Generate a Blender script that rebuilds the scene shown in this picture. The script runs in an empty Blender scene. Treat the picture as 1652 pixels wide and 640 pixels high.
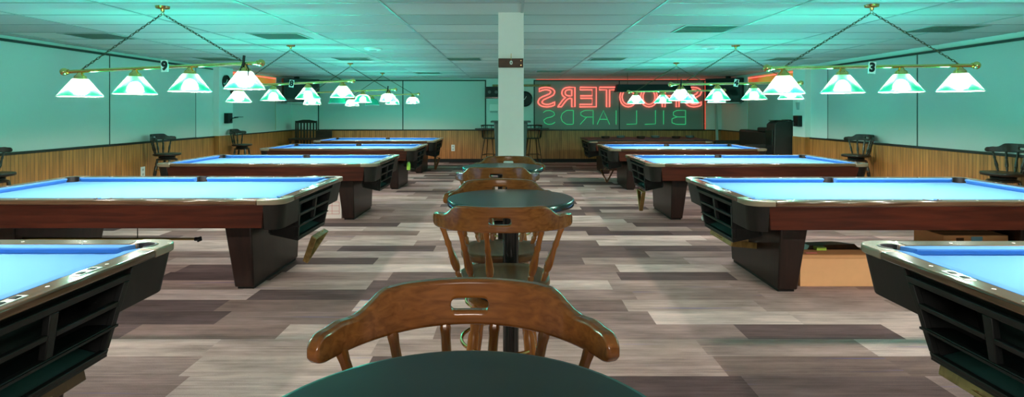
import bpy, bmesh, math, random
from mathutils import Vector, Matrix
R = math.radians
PI = math.pi
SC = bpy.context.scene
COL = SC.collection
F, VX, VY, HC = 912.0, 824.0, 180.0, 1.44
CEIL = 2.38
XL, XR, YB, YF = -6.24, 6.0, 16.1, -7.0

# ------------------------------------------------------------------ materials
def srgb(r, g, b):
    f = lambda c: (c/255/12.92) if c/255 <= .04045 else ((c/255+.055)/1.055)**2.4
    return (f(r), f(g), f(b), 1)

def newmat(name):
    m = bpy.data.materials.new(name); m.use_nodes = True
    nt = m.node_tree
    return m, nt, nt.nodes['Principled BSDF']

def plain(name, c, rough=.5, metal=0., spec=.5, coat=0., noise=0., nscale=30., bump=0.):
    m, nt, b = newmat(name)
    if len(c) == 3: c = (*c, 1)
    b.inputs['Base Color'].default_value = c
    b.inputs['Roughness'].default_value = rough
    b.inputs['Metallic'].default_value = metal
    b.inputs['Specular IOR Level'].default_value = spec
    b.inputs['Coat Weight'].default_value = coat
    b.inputs['Coat Roughness'].default_value = .08
    tc = nt.nodes.new('ShaderNodeTexCoord')
    n = nt.nodes.new('ShaderNodeTexNoise'); n.inputs['Scale'].default_value = nscale
    n.inputs['Detail'].default_value = 4
    nt.links.new(tc.outputs['Object'], n.inputs['Vector'])
    if noise:
        mx = nt.nodes.new('ShaderNodeMix'); mx.data_type = 'RGBA'
        mx.inputs[6].default_value = tuple(x*(1-noise) for x in c[:3])+(1,)
        mx.inputs[7].default_value = tuple(min(1, x*(1+noise)) for x in c[:3])+(1,)
        nt.links.new(n.outputs['Fac'], mx.inputs[0])
        nt.links.new(mx.outputs[2], b.inputs['Base Color'])
    if bump:
        bp = nt.nodes.new('ShaderNodeBump'); bp.inputs['Strength'].default_value = bump
        bp.inputs['Distance'].default_value = .002
        nt.links.new(n.outputs['Fac'], bp.inputs['Height']); nt.links.new(bp.outputs['Normal'], b.inputs['Normal'])
    return m

def wood(name, c1, c2, scale=(1.5, 22, 22), rough=.25, coat=.4, detail=6, lo=.3, hi=.7):
    m, nt, b = newmat(name)
    tc = nt.nodes.new('ShaderNodeTexCoord')
    mp = nt.nodes.new('ShaderNodeMapping'); mp.inputs['Scale'].default_value = scale
    nt.links.new(tc.outputs['Object'], mp.inputs['Vector'])
    n = nt.nodes.new('ShaderNodeTexNoise'); n.inputs['Scale'].default_value = 1.6
    n.inputs['Detail'].default_value = detail; n.inputs['Distortion'].default_value = .8
    nt.links.new(mp.outputs['Vector'], n.inputs['Vector'])
    cr = nt.nodes.new('ShaderNodeValToRGB')
    cr.color_ramp.elements[0].position = lo; cr.color_ramp.elements[0].color = (*c1, 1)
    cr.color_ramp.elements[1].position = hi; cr.color_ramp.elements[1].color = (*c2, 1)
    nt.links.new(n.outputs['Fac'], cr.inputs['Fac'])
    nt.links.new(cr.outputs['Color'], b.inputs['Base Color'])
    b.inputs['Roughness'].default_value = rough
    b.inputs['Coat Weight'].default_value = coat; b.inputs['Coat Roughness'].default_value = .1; b.inputs['Specular IOR Level'].default_value = .35
    return m

def emit(name, c, s):
    m = bpy.data.materials.new(name); m.use_nodes = True
    nt = m.node_tree; nt.nodes.remove(nt.nodes['Principled BSDF'])
    e = nt.nodes.new('ShaderNodeEmission'); e.inputs['Color'].default_value = (*c, 1); e.inputs['Strength'].default_value = s
    nt.links.new(e.outputs[0], nt.nodes['Material Output'].inputs['Surface'])
    return m

def math_node(nt, op, a, b=None, clamp=False):
    n = nt.nodes.new('ShaderNodeMath'); n.operation = op; n.use_clamp = clamp
    for i, v in enumerate((a, b)):
        if v is None: continue
        if isinstance(v, (int, float)): n.inputs[i].default_value = v
        else: nt.links.new(v, n.inputs[i])
    return n.outputs[0]

def carpet_mat():
    m, nt, b = newmat('carpet_planks')
    g = nt.nodes.new('ShaderNodeNewGeometry')
    s = nt.nodes.new('ShaderNodeSeparateXYZ'); nt.links.new(g.outputs['Position'], s.inputs[0])
    row = math_node(nt, 'FLOOR', math_node(nt, 'DIVIDE', math_node(nt, 'SUBTRACT', s.outputs['Y'], .08), .25))
    wr = nt.nodes.new('ShaderNodeTexWhiteNoise'); wr.noise_dimensions = '1D'
    nt.links.new(row, wr.inputs['W'])
    xs = math_node(nt, 'ADD', s.outputs['X'], math_node(nt, 'MULTIPLY', wr.outputs['Value'], 7.3))
    col = math_node(nt, 'FLOOR', xs)
    cx = nt.nodes.new('ShaderNodeCombineXYZ'); nt.links.new(col, cx.inputs[0]); nt.links.new(row, cx.inputs[1])
    wn = nt.nodes.new('ShaderNodeTexWhiteNoise'); wn.noise_dimensions = '2D'; nt.links.new(cx.outputs[0], wn.inputs['Vector'])
    cr = nt.nodes.new('ShaderNodeValToRGB'); cr.color_ramp.interpolation = 'LINEAR'
    cols = [(0, (84, 66, 65)), (.12, (104, 84, 82)), (.28, (134, 109, 102)), (.42, (152, 127, 121)), (.6, (164, 139, 131)), (.78, (184, 160, 151)), (.92, (202, 179, 171)), (1, (176, 146, 143))]
    el = cr.color_ramp.elements
    el[0].position = 0; el[0].color = srgb(*cols[0][1]); el[1].position = 1; el[1].color = srgb(*cols[-1][1])
    for p, c in cols[1:-1]:
        e = el.new(p); e.color = srgb(*c)
    nt.links.new(wn.outputs['Value'], cr.inputs['Fac'])
    # streaks along x, different in every plank
    mp = nt.nodes.new('ShaderNodeCombineXYZ')
    nt.links.new(math_node(nt, 'ADD', math_node(nt, 'MULTIPLY', s.outputs['X'], 1.6), math_node(nt, 'MULTIPLY', wn.outputs['Value'], 37)), mp.inputs[0])
    nt.links.new(math_node(nt, 'MULTIPLY', s.outputs['Y'], 60), mp.inputs[1])
    nt.links.new(math_node(nt, 'MULTIPLY', wn.outputs['Value'], 91), mp.inputs[2])
    n1 = nt.nodes.new('ShaderNodeTexNoise'); n1.inputs['Scale'].default_value = 1.0; n1.inputs['Detail'].default_value = 5
    n1.inputs['Roughness'].default_value = .65
    nt.links.new(mp.outputs[0], n1.inputs['Vector'])
    n2 = nt.nodes.new('ShaderNodeTexNoise'); n2.inputs['Scale'].default_value = 260; n2.inputs['Detail'].default_value = 2
    nt.links.new(g.outputs['Position'], n2.inputs['Vector'])
    f = math_node(nt, 'ADD', math_node(nt, 'MULTIPLY', math_node(nt, 'SUBTRACT', n1.outputs['Fac'], .5), 1.15), math_node(nt, 'MULTIPLY', math_node(nt, 'SUBTRACT', n2.outputs['Fac'], .5), 1.0))
    mp4 = nt.nodes.new('ShaderNodeCombineXYZ')
    nt.links.new(math_node(nt, 'ADD', math_node(nt, 'MULTIPLY', s.outputs['X'], 2.2), math_node(nt, 'MULTIPLY', wn.outputs['Value'], 53)), mp4.inputs[0])
    nt.links.new(math_node(nt, 'MULTIPLY', s.outputs['Y'], 7), mp4.inputs[1]); nt.links.new(math_node(nt, 'MULTIPLY', wn.outputs['Value'], 17), mp4.inputs[2])
    n4 = nt.nodes.new('ShaderNodeTexNoise'); n4.inputs['Scale'].default_value = 1.0; n4.inputs['Detail'].default_value = 6; n4.inputs['Roughness'].default_value = .6
    nt.links.new(mp4.outputs[0], n4.inputs['Vector'])
    f = math_node(nt, 'ADD', f, math_node(nt, 'MULTIPLY', math_node(nt, 'SUBTRACT', n4.outputs['Fac'], .5), 1.5))
    f = math_node(nt, 'ADD', f, 1.0)
    vm = nt.nodes.new('ShaderNodeVectorMath'); vm.operation = 'SCALE'
    nt.links.new(cr.outputs['Color'], vm.inputs[0]); nt.links.new(f, vm.inputs['Scale'])
    # rare thin violet streaks woven into some planks
    mp2 = nt.nodes.new('ShaderNodeCombineXYZ')
    nt.links.new(math_node(nt, 'MULTIPLY', s.outputs['X'], .5), mp2.inputs[0]); nt.links.new(math_node(nt, 'MULTIPLY', s.outputs['Y'], 14), mp2.inputs[1])
    nt.links.new(col, mp2.inputs[2])
    n3 = nt.nodes.new('ShaderNodeTexNoise'); n3.inputs['Scale'].default_value = 1.3; n3.inputs['Detail'].default_value = 2
    nt.links.new(mp2.outputs[0], n3.inputs['Vector'])
    msk = math_node(nt, 'MULTIPLY', math_node(nt, 'SUBTRACT', n3.outputs['Fac'], .69), 14, clamp=True)
    mx = nt.nodes.new('ShaderNodeMix'); mx.data_type = 'RGBA'
    nt.links.new(math_node(nt, 'MULTIPLY', msk, .6), mx.inputs[0]); nt.links.new(vm.outputs[0], mx.inputs[6]); mx.inputs[7].default_value = srgb(104, 96, 150)
    nt.links.new(mx.outputs[2], b.inputs['Base Color'])
    b.inputs['Roughness'].default_value = .95; b.inputs['Specular IOR Level'].default_value = .15
    bp = nt.nodes.new('ShaderNodeBump'); bp.inputs['Strength'].default_value = .4; bp.inputs['Distance'].default_value = .003
    nt.links.new(n2.outputs['Fac'], bp.inputs['Height']); nt.links.new(bp.outputs['Normal'], b.inputs['Normal'])
    return m

def bead_mat(axis):
    m, nt, b = newmat('beadboard_'+axis)
    g = nt.nodes.new('ShaderNodeNewGeometry')
    s = nt.nodes.new('ShaderNodeSeparateXYZ'); nt.links.new(g.outputs['Position'], s.inputs[0])
    p = math_node(nt, 'FRACT', math_node(nt, 'MULTIPLY', s.outputs[axis], 17))
    d = math_node(nt, 'ABSOLUTE', math_node(nt, 'SUBTRACT', p, .5))
    groove = math_node(nt, 'MULTIPLY', math_node(nt, 'SUBTRACT', .13, d), 9, clamp=True)
    mp = nt.nodes.new('ShaderNodeMapping'); mp.inputs['Scale'].default_value = (9, 9, .8)
    nt.links.new(g.outputs['Position'], mp.inputs['Vector'])
    n = nt.nodes.new('ShaderNodeTexNoise'); n.inputs['Scale'].default_value = 2; n.inputs['Detail'].default_value = 5
    nt.links.new(mp.outputs[0], n.inputs['Vector'])
    cr = nt.nodes.new('ShaderNodeValToRGB')
    cr.color_ramp.elements[0].position = .3; cr.color_ramp.elements[0].color = srgb(146, 90, 42)
    cr.color_ramp.elements[1].position = .7; cr.color_ramp.elements[1].color = srgb(200, 130, 68)
    nt.links.new(n.outputs['Fac'], cr.inputs['Fac'])
    mx = nt.nodes.new('ShaderNodeMix'); mx.data_type = 'RGBA'
    nt.links.new(math_node(nt, 'MULTIPLY', groove, .62), mx.inputs[0]); nt.links.new(cr.outputs['Color'], mx.inputs[6]); mx.inputs[7].default_value = srgb(70, 42, 20)
    nt.links.new(mx.outputs[2], b.inputs['Base Color'])
    b.inputs['Roughness'].default_value = .45
    bp = nt.nodes.new('ShaderNodeBump'); bp.inputs['Strength'].default_value = .6; bp.inputs['Distance'].default_value = .004; bp.invert = True
    nt.links.new(groove, bp.inputs['Height']); nt.links.new(bp.outputs['Normal'], b.inputs['Normal'])
    return m

def ceiling_mat():
    m, nt, b = newmat('ceiling_tile')
    g = nt.nodes.new('ShaderNodeNewGeometry')
    s = nt.nodes.new('ShaderNodeSeparateXYZ'); nt.links.new(g.outputs['Position'], s.inputs[0])
    cx = math_node(nt, 'FLOOR', math_node(nt, 'DIVIDE', math_node(nt, 'SUBTRACT', s.outputs['X'], .105), 1.22))
    cy = math_node(nt, 'FLOOR', math_node(nt, 'DIVIDE', s.outputs['Y'], .61))
    c = nt.nodes.new('ShaderNodeCombineXYZ'); nt.links.new(cx, c.inputs[0]); nt.links.new(cy, c.inputs[1])
    wn = nt.nodes.new('ShaderNodeTexWhiteNoise'); wn.noise_dimensions = '2D'; nt.links.new(c.outputs[0], wn.inputs['Vector'])
    n = nt.nodes.new('ShaderNodeTexNoise'); n.inputs['Scale'].default_value = 90; n.inputs['Detail'].default_value = 4
    nt.links.new(g.outputs['Position'], n.inputs['Vector'])
    v = math_node(nt, 'ADD', math_node(nt, 'MULTIPLY', wn.outputs['Value'], .2), .56)
    v = math_node(nt, 'ADD', v, math_node(nt, 'MULTIPLY', math_node(nt, 'SUBTRACT', n.outputs['Fac'], .5), .12))
    cc = nt.nodes.new('ShaderNodeCombineColor')
    nt.links.new(v, cc.inputs[0]); nt.links.new(v, cc.inputs[1]); nt.links.new(math_node(nt, 'MULTIPLY', v, .96), cc.inputs[2])
    nt.links.new(cc.outputs[0], b.inputs['Base Color'])
    b.inputs['Roughness'].default_value = .9; b.inputs['Specular IOR Level'].default_value = .2
    # each tile sags a little: tilt its normal
    sub = nt.nodes.new('ShaderNodeVectorMath'); sub.operation = 'SUBTRACT'; sub.inputs[1].default_value = (.5, .5, .5)
    nt.links.new(wn.outputs['Color'], sub.inputs[0])
    sc = nt.nodes.new('ShaderNodeVectorMath'); sc.operation = 'MULTIPLY'; sc.inputs[1].default_value = (.10, .10, 0)
    nt.links.new(sub.outputs[0], sc.inputs[0])
    ad = nt.nodes.new('ShaderNodeVectorMath'); ad.operation = 'ADD'; nt.links.new(g.outputs['Normal'], ad.inputs[0]); nt.links.new(sc.outputs[0], ad.inputs[1])
    nm = nt.nodes.new('ShaderNodeVectorMath'); nm.operation = 'NORMALIZE'; nt.links.new(ad.outputs[0], nm.inputs[0])
    nt.links.new(nm.outputs[0], b.inputs['Normal'])
    return m

def shade_mat(name, glow, strength, lamp=True):
    """green cased glass: the glass body glows green, and a frosted lobe lets the bulb show through"""
    m = bpy.data.materials.new(name); m.use_nodes = True
    nt = m.node_tree; nt.nodes.remove(nt.nodes['Principled BSDF'])
    out = nt.nodes['Material Output']
    e = nt.nodes.new('ShaderNodeEmission'); e.inputs['Color'].default_value = (*glow, 1); e.inputs['Strength'].default_value = strength
    r = nt.nodes.new('ShaderNodeBsdfRefraction'); r.inputs['IOR'].default_value = 1.10; r.inputs['Roughness'].default_value = 1.0
    r.inputs['Color'].default_value = (.11, .19, .15, 1)
    tr = nt.nodes.new('ShaderNodeBsdfTransparent'); tr.inputs['Color'].default_value = (.005, .285, .192, 1)
    a0 = nt.nodes.new('ShaderNodeAddShader'); nt.links.new(tr.outputs[0], a0.inputs[0]); nt.links.new(r.outputs[0], a0.inputs[1])
    gl = nt.nodes.new('ShaderNodeBsdfGlossy'); gl.inputs['Roughness'].default_value = .12; gl.inputs['Color'].default_value = (.05, .05, .05, 1)
    a1 = nt.nodes.new('ShaderNodeAddShader'); a2 = nt.nodes.new('ShaderNodeAddShader')
    nt.links.new(e.outputs[0], a1.inputs[0]); nt.links.new(a0.outputs[0], a1.inputs[1])
    nt.links.new(a1.outputs[0], a2.inputs[0]); nt.links.new(gl.outputs[0], a2.inputs[1])
    nt.links.new(a2.outputs[0], out.inputs['Surface'])
    return m

M = dict(
    carpet=carpet_mat(), beadx=bead_mat('X'), beady=bead_mat('Y'), ceil=ceiling_mat(),
    wall=plain('white_wall_paint', (.72, .74, .72), .7, noise=.03, nscale=3),
    panel=plain('white_shade_fabric', (.58, .61, .58), .65, noise=.03, nscale=60),
    panelr=plain('grey_white_shade_fabric', (.48, .51, .49), .65, noise=.03, nscale=60),
    dimblind=plain('dimmed_blind_fabric', (.27, .28, .26), .6, noise=.05, nscale=60),  # blind fabric darkened: the unlit end's missing light is in the colour
    pillar=plain('pillar_paint', (.80, .80, .78), .6, noise=.02, nscale=20),
    dark=plain('dark_gap', (.012, .016, .014), .6),
    bar=plain('grid_metal', (.36, .38, .37), .35),
    vent=plain('vent_grey', (.62, .65, .60), .5, noise=.2, nscale=50),
    ventlite=plain('vent_frame', (.42, .45, .43), .5),
    cloth=plain('blue_cloth', (.10, .29, .58), .9, spec=.1, noise=.04, nscale=400),
    cushion=plain('blue_cushion_cloth', (.085, .25, .56), .85, spec=.1, noise=.04, nscale=400),
    mahogany=wood('mahogany_apron', (.028, .0045, .002), (.078, .0145, .006), (1.2, 14, 14), .4, .0),
    skirt=wood('black_brown_skirt', (.004, .003, .0027), (.010, .0065, .005), (14, 14, 1.2), .5, .0),
    legwood=wood('dark_leg_wood', (.008, .004, .003), (.022, .009, .006), (14, 14, 1.2), .4, .1),
    rail=wood('rosewood_rail', (.06, .028, .016), (.17, .086, .048), (1.5, 34, 34), .13, .3),
    railend=wood('rosewood_rail_end', (.06, .028, .016), (.17, .086, .048), (34, 1.5, 34), .13, .3),
    casting=plain('corner_casting', (.29, .22, .155), .22, metal=.15, coat=.2, noise=.12, nscale=12),
    black=plain('black_plastic', (.007, .008, .008), .5, spec=.3),
    blackgloss=plain('black_gloss', (.008, .009, .009), .18),
    pocket=plain('pocket_rubber', (.016, .015, .015), .5, noise=.3, nscale=40),
    felt=plain('green_felt', (.006, .045, .040), .9),
    sight=plain('pearl_inlay', (.85, .82, .76), .2),
    silver=plain('counter_silver', (.72, .72, .70), .35, metal=.4),
    brass=plain('polished_brass', (.72, .50, .18), .16, metal=1., noise=.06, nscale=18),
    chainmetal=plain('dark_chain', (.10, .085, .05), .4, metal=.8),
    oldbrass=plain('aged_brass', (.50, .36, .14), .3, metal=1., noise=.15, nscale=18),
    rackwood=wood('rack_wood', (.16, .10, .03), (.36, .24, .08), (10, 10, 10), .4, .1),
    rackdark=wood('rack_dark_wood', (.06, .025, .010), (.12, .055, .02), (10, 10, 10), .4, .1),
    chair=wood('honey_oak', (.125, .044, .010), (.23, .084, .019), (1.3, 38, 38), .24, .5),
    chairleg=wood('honey_oak_turned', (.16, .052, .010), (.28, .10, .022), (22, 22, 3), .24, .5),
    chairdark=wood('stained_oak', (.050, .021, .008), (.105, .046, .017), (3, 22, 22), .3, .3),
    seat=wood('seat_oak', (.065, .028, .009), (.13, .058, .020), (22, 3, 22), .34, .1),
    blackwood=wood('black_wood', (.010, .007, .006), (.028, .018, .012), (4, 20, 20), .35, .2),
    laminate=wood('dark_green_laminate', (.012, .018, .016), (.026, .034, .030), (1.3, 9, 9), .26, .0, 8, .35, .65),
    cardboard=plain('cardboard', srgb(228, 178, 124), .85, noise=.06, nscale=14),
    cardinside=plain('cardboard_inside', srgb(170, 120, 72), .9),
    whitebox=plain('white_boxboard', (.78, .72, .66), .8, noise=.04, nscale=10),
    redink=plain('red_ink', (.55, .16, .12), .8),
    white=plain('white_plastic', (.82, .82, .80), .4),
    teal=plain('blue_label', (.20, .55, .75), .6),
    signwood=wood('sign_wood', (.045, .014, .005), (.085, .028, .010), (3, 20, 20), .5, .0),
    grey=plain('slate_grey', (.07, .085, .085), .45, noise=.1, nscale=8),
    couch=plain('dark_upholstery', (.016, .013, .012), .6, noise=.25, nscale=30, bump=.3),
    screen=plain('dark_glass', (.012, .02, .018), .06),
    lime=plain('lime_plastic', (.45, .75, .10), .3),
    bulb=emit('bulb_glow', (1.0, .86, .80), 740),
    bulbsmall=emit('small_lamp_glow', (1.0, .72, .5), 14),
    rim=plain('opal_rim', (.80, .86, .82), .15, coat=.5),
    shade=shade_mat('green_glass_lit', (.004, 1.0, .56), .50),
    shadeoff=shade_mat('green_glass_faint_glow', (.01, .55, .33), .30),  # bulb out; faint green glow put in as emission
    red=emit('red_neon', (1.0, .13, .10), 2.3),
    redline=emit('red_border_neon', (1.0, .10, .05), 1.1),
    green=emit('green_neon', (.06, .80, .28), .65),
    dusk=None,
)
def dusk_mat():
    m = bpy.data.materials.new('lit_street_glass'); m.use_nodes = True
    nt = m.node_tree; nt.nodes.remove(nt.nodes['Principled BSDF'])
    g = nt.nodes.new('ShaderNodeNewGeometry')
    n = nt.nodes.new('ShaderNodeTexNoise'); n.inputs['Scale'].default_value = .7
    nt.links.new(g.outputs['Position'], n.inputs['Vector'])
    cr = nt.nodes.new('ShaderNodeValToRGB')
    cr.color_ramp.elements[0].position = .4; cr.color_ramp.elements[0].color = (.75, .10, .04, 1)
    cr.color_ramp.elements[1].position = .62; cr.color_ramp.elements[1].color = (.55, .38, .06, 1)
    nt.links.new(n.outputs['Fac'], cr.inputs['Fac'])
    e = nt.nodes.new('ShaderNodeEmission'); e.inputs['Strength'].default_value = .75
    nt.links.new(cr.outputs[0], e.inputs['Color']); nt.links.new(e.outputs[0], nt.nodes['Material Output'].inputs['Surface'])
    return m
M['dusk'] = dusk_mat()

# ------------------------------------------------------------------ mesh helper
class MB:
    def __init__(s): s.v = []; s.f = []
    def add(s, vs, fs):
        o = len(s.v); s.v += [tuple(v) for v in vs]; s.f += [tuple(i+o for i in f) for f in fs]; return s
    def box(s, x0, x1, y0, y1, z0, z1):
        return s.add([(x0,y0,z0),(x1,y0,z0),(x1,y1,z0),(x0,y1,z0),(x0,y0,z1),(x1,y0,z1),(x1,y1,z1),(x0,y1,z1)],
                     [(0,3,2,1),(4,5,6,7),(0,1,5,4),(1,2,6,5),(2,3,7,6),(3,0,4,7)])
    def hexa(s, lo, hi):      # two quads (same winding, lo below hi)
        return s.add(list(lo)+list(hi), [(3,2,1,0),(4,5,6,7),(0,1,5,4),(1,2,6,5),(2,3,7,6),(3,0,4,7)])
    def loft(s, rings, closed=True, caps=True):
        n = len(rings[0]); vs = [p for r in rings for p in r]; fs = []
        for k in range(len(rings)-1):
            for i in range(n if closed else n-1):
                j = (i+1) % n
                fs.append((k*n+i, k*n+j, (k+1)*n+j, (k+1)*n+i))
        if caps:
            fs.append(tuple(reversed(range(n)))); fs.append(tuple((len(rings)-1)*n+i for i in range(n)))
        return s.add(vs, fs)
    def prism(s, poly, z0, z1):
        return s.loft([[(x, y, z0) for x, y in poly], [(x, y, z1) for x, y in poly]])
    def lathe(s, prof, c=(0,0,0), n=24, caps=True):
        rings = [[(c[0]+r*math.cos(2*PI*i/n), c[1]+r*math.sin(2*PI*i/n), c[2]+z) for i in range(n)] for r, z in prof]
        return s.loft(rings, True, caps)
    def tube(s, pts, rad, n=8, closed=False):
        pts = [Vector(p) for p in pts]; m = len(pts)
        rads = rad if isinstance(rad, (list, tuple)) else [rad]*m
        rings = []; ref = None
        for i, p in enumerate(pts):
            a = pts[(i-1) % m] if (closed or i > 0) else p
            b = pts[(i+1) % m] if (closed or i < m-1) else p
            t = (b-a).normalized()
            if ref is None:
                ref = Vector((0,0,1)) if abs(t.z) < .9 else Vector((1,0,0))
            u = (ref - t*ref.dot(t)).normalized(); w = t.cross(u); ref = u
            rings.append([tuple(p + (u*math.cos(2*PI*k/n) + w*math.sin(2*PI*k/n))*rads[i]) for k in range(n)])
        if closed: rings.append(rings[0])
        return s.loft(rings, True, not closed)
    def sphere(s, c, r, n=16, m=10, sz=1.):
        prof = [(max(1e-4, r*math.sin(PI*i/m)), -r*sz*math.cos(PI*i/m)) for i in range(m+1)]
        return s.lathe(prof, c, n)
    def turned(s, p0, p1, prof, n=10):   # prof: (t, r) between p0 and p1
        p0 = Vector(p0); p1 = Vector(p1)
        return s.tube([p0.lerp(p1, t) for t, r in prof], [r for t, r in prof], n)
    def mesh(s, name, mat, smooth=35, weld=False):
        me = bpy.data.meshes.new(name); me.from_pydata(s.v, [], s.f)
        bm = bmesh.new(); bm.from_mesh(me)
        if weld: bmesh.ops.remove_doubles(bm, verts=bm.verts, dist=1e-5)
        bmesh.ops.dissolve_degenerate(bm, edges=bm.edges, dist=1e-7)
        bmesh.ops.recalc_face_normals(bm, faces=bm.faces)
        bm.to_mesh(me); bm.free()
        me.materials.append(mat)
        if smooth:
            me.shade_smooth(); me.set_sharp_from_angle(angle=R(smooth))
        return me
    def build(s, name, mat, parent=None, bevel=0., seg=2, smooth=35, weld=False):
        o = bpy.data.objects.new(name, s.mesh(name, mat, smooth, weld)); COL.objects.link(o)
        if parent: o.parent = parent
        if bevel:
            b = o.modifiers.new('bevel', 'BEVEL'); b.width = bevel; b.segments = seg; b.limit_method = 'ANGLE'; b.angle_limit = R(30)
            b.harden_normals = False
        return o

def tag(o, label=None, cat=None, group=None, kind=None):
    if label: o['label'] = label
    if cat: o['category'] = cat
    if group: o['group'] = group
    if kind: o['kind'] = kind
    return o
def empty(name, loc, rz=0., label=None, cat=None, group=None):
    o = bpy.data.objects.new(name, None); COL.objects.link(o); o.empty_display_size = .1
    o.location = loc; o.rotation_euler = (0, 0, rz)
    return tag(o, label, cat, group)
def copy_tree(o, parent=None):
    c = o.copy(); COL.objects.link(c)
    if parent: c.parent = parent
    for ch in list(o.children): copy_tree(ch, c)
    return c
def struct(o): o['kind'] = 'structure'; return o

def text_mesh(txt, size, extrude=0., bevel=0., outline=False):
    cu = bpy.data.curves.new('glyph', 'FONT'); cu.body = txt; cu.size = size; cu.align_x = 'CENTER'; cu.align_y = 'CENTER'
    cu.extrude = extrude; cu.bevel_depth = bevel; cu.offset = .006*size/.1 if extrude else 0; cu.resolution_u = 4; cu.bevel_resolution = 2
    if outline: cu.fill_mode = 'NONE'
    ob = bpy.data.objects.new('glyph', cu); COL.objects.link(ob)
    dg = bpy.context.evaluated_depsgraph_get()
    me = bpy.data.meshes.new_from_object(ob.evaluated_get(dg))
    bpy.data.objects.remove(ob); bpy.data.curves.remove(cu)
    return me

# ------------------------------------------------------------------ the room
struct(MB().box(XL-.2, XR+.2, YF-.2, YB+.2, -.1, 0).build('floor', M['carpet'], smooth=0))
struct(MB().box(XL-.2, XR+.2, YF-.2, YB+.2, CEIL, CEIL+.1).build('ceiling', M['ceil'], smooth=0))
struct(MB().box(XL-.12, XL, YF-.2, YB+.2, 0, CEIL).build('wall_left', M['wall'], smooth=0))
struct(MB().box(XR, XR+.12, YF-.2, YB+.2, 0, CEIL).build('wall_right', M['wall'], smooth=0))
struct(MB().box(XL, XR, YB, YB+.12, 0, CEIL).build('wall_back', M['wall'], smooth=0))
struct(MB().box(XL, XR, YF-.12, YF, 0, CEIL).build('wall_front', M['wall'], smooth=0))
# ceiling grid of T bars
g = MB()
k = -6
while True:
    x = .105+1.22*k
    if x > XR: break
    if x > XL: g.box(x-.012, x+.012, YF, YB, CEIL-.005, CEIL+.002)
    k += 1
y = 0-.61*5
while y < YB:
    if y > YF: g.box(XL, XR, y-.011, y+.011, CEIL-.004, CEIL+.002)
    y += .61
struct(g.build('trim_1', M['bar'], smooth=0))
# wainscot panelling and its rail and base
WZ = .90
struct(MB().box(XL, XL+.02, YF, YB, .09, WZ).build('trim_2', M['beady'], smooth=0))
struct(MB().box(XR-.02, XR, YF, YB, .09, WZ).build('trim_3', M['beady'], smooth=0))
struct(MB().box(XL, XR, YB-.02, YB, .09, WZ).build('trim_4', M['beadx'], smooth=0))
struct(MB().box(XL, XL+.035, YF, YB, WZ, WZ+.03).build('trim_5', M['blackwood'], bevel=.005))
struct(MB().box(XR-.035, XR, YF, YB, WZ, WZ+.03).build('trim_6', M['blackwood'], bevel=.005))
struct(MB().box(XL, XR, YB-.035, YB, WZ, WZ+.03).build('trim_7', M['blackwood'], bevel=.005))
struct(MB().box(XL, XL+.03, YF, YB, 0, .10).build('baseboard_left', M['black'], bevel=.004))
struct(MB().box(XR-.03, XR, YF, YB, 0, .10).build('baseboard_right', M['black'], bevel=.004))
struct(MB().box(XL, XR, YB-.03, YB, 0, .10).build('baseboard_back', M['black'], bevel=.004))
# dark moulding high on the side walls
struct(MB().box(XL, XL+.03, YF, 11.8, 2.315, 2.335).build('trim_8', M['dark'], smooth=0))
struct(MB().box(XR-.03, XR, YF, 11.3, 2.285, 2.305).build('trim_9', M['dark'], smooth=0))

# windows hung with full-height blinds: frame (structure) > blind
def blind_window(idx, wall, a0, a1, z0, z1, seams=(), mat='panel', t=.02):
    fr = MB(); sh = MB()
    edges = [a0]+list(seams)+[a1]
    def bx(mb, p0, p1, q0, q1, d0, d1):
        if wall == 'L': mb.box(XL+d0, XL+d1, p0, p1, q0, q1)
        elif wall == 'R': mb.box(XR-d1, XR-d0, p0, p1, q0, q1)
        else: mb.box(p0, p1, YB-d1, YB-d0, q0, q1)
    bx(fr, a0-.02, a1+.02, z1, z1+.03, 0, t+.03)
    bx(fr, a0-.02, a1+.02, z0-.02, z0, 0, t+.012)
    for e in edges: bx(fr, e-.018, e+.018, z0, z1, 0, .012)
    f = struct(fr.build('window_%d' % idx, M['dark'], smooth=0))
    for e0, e1 in zip(edges, edges[1:]):
        m_ = MB(); bx(m_, e0+.014, e1-.014, z0, z1, .004, t)
        m_.build('blind', M[mat], f, bevel=.003, seg=1)
    return f
blind_window(1, 'L', 1.6, 11.17, .935, 2.305, (4.0, 6.39, 8.77))
blind_window(2, 'R', 1.2, 10.67, .935, 2.275, (3.6, 5.97, 8.32), 'panelr')
blind_window(3, 'B', -5.47, -.72, .935, 2.31, (-3.07,))
wneon = blind_window(4, 'B', .67, 5.50, .935, 2.31, (3.09,), 'dimblind')
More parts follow.
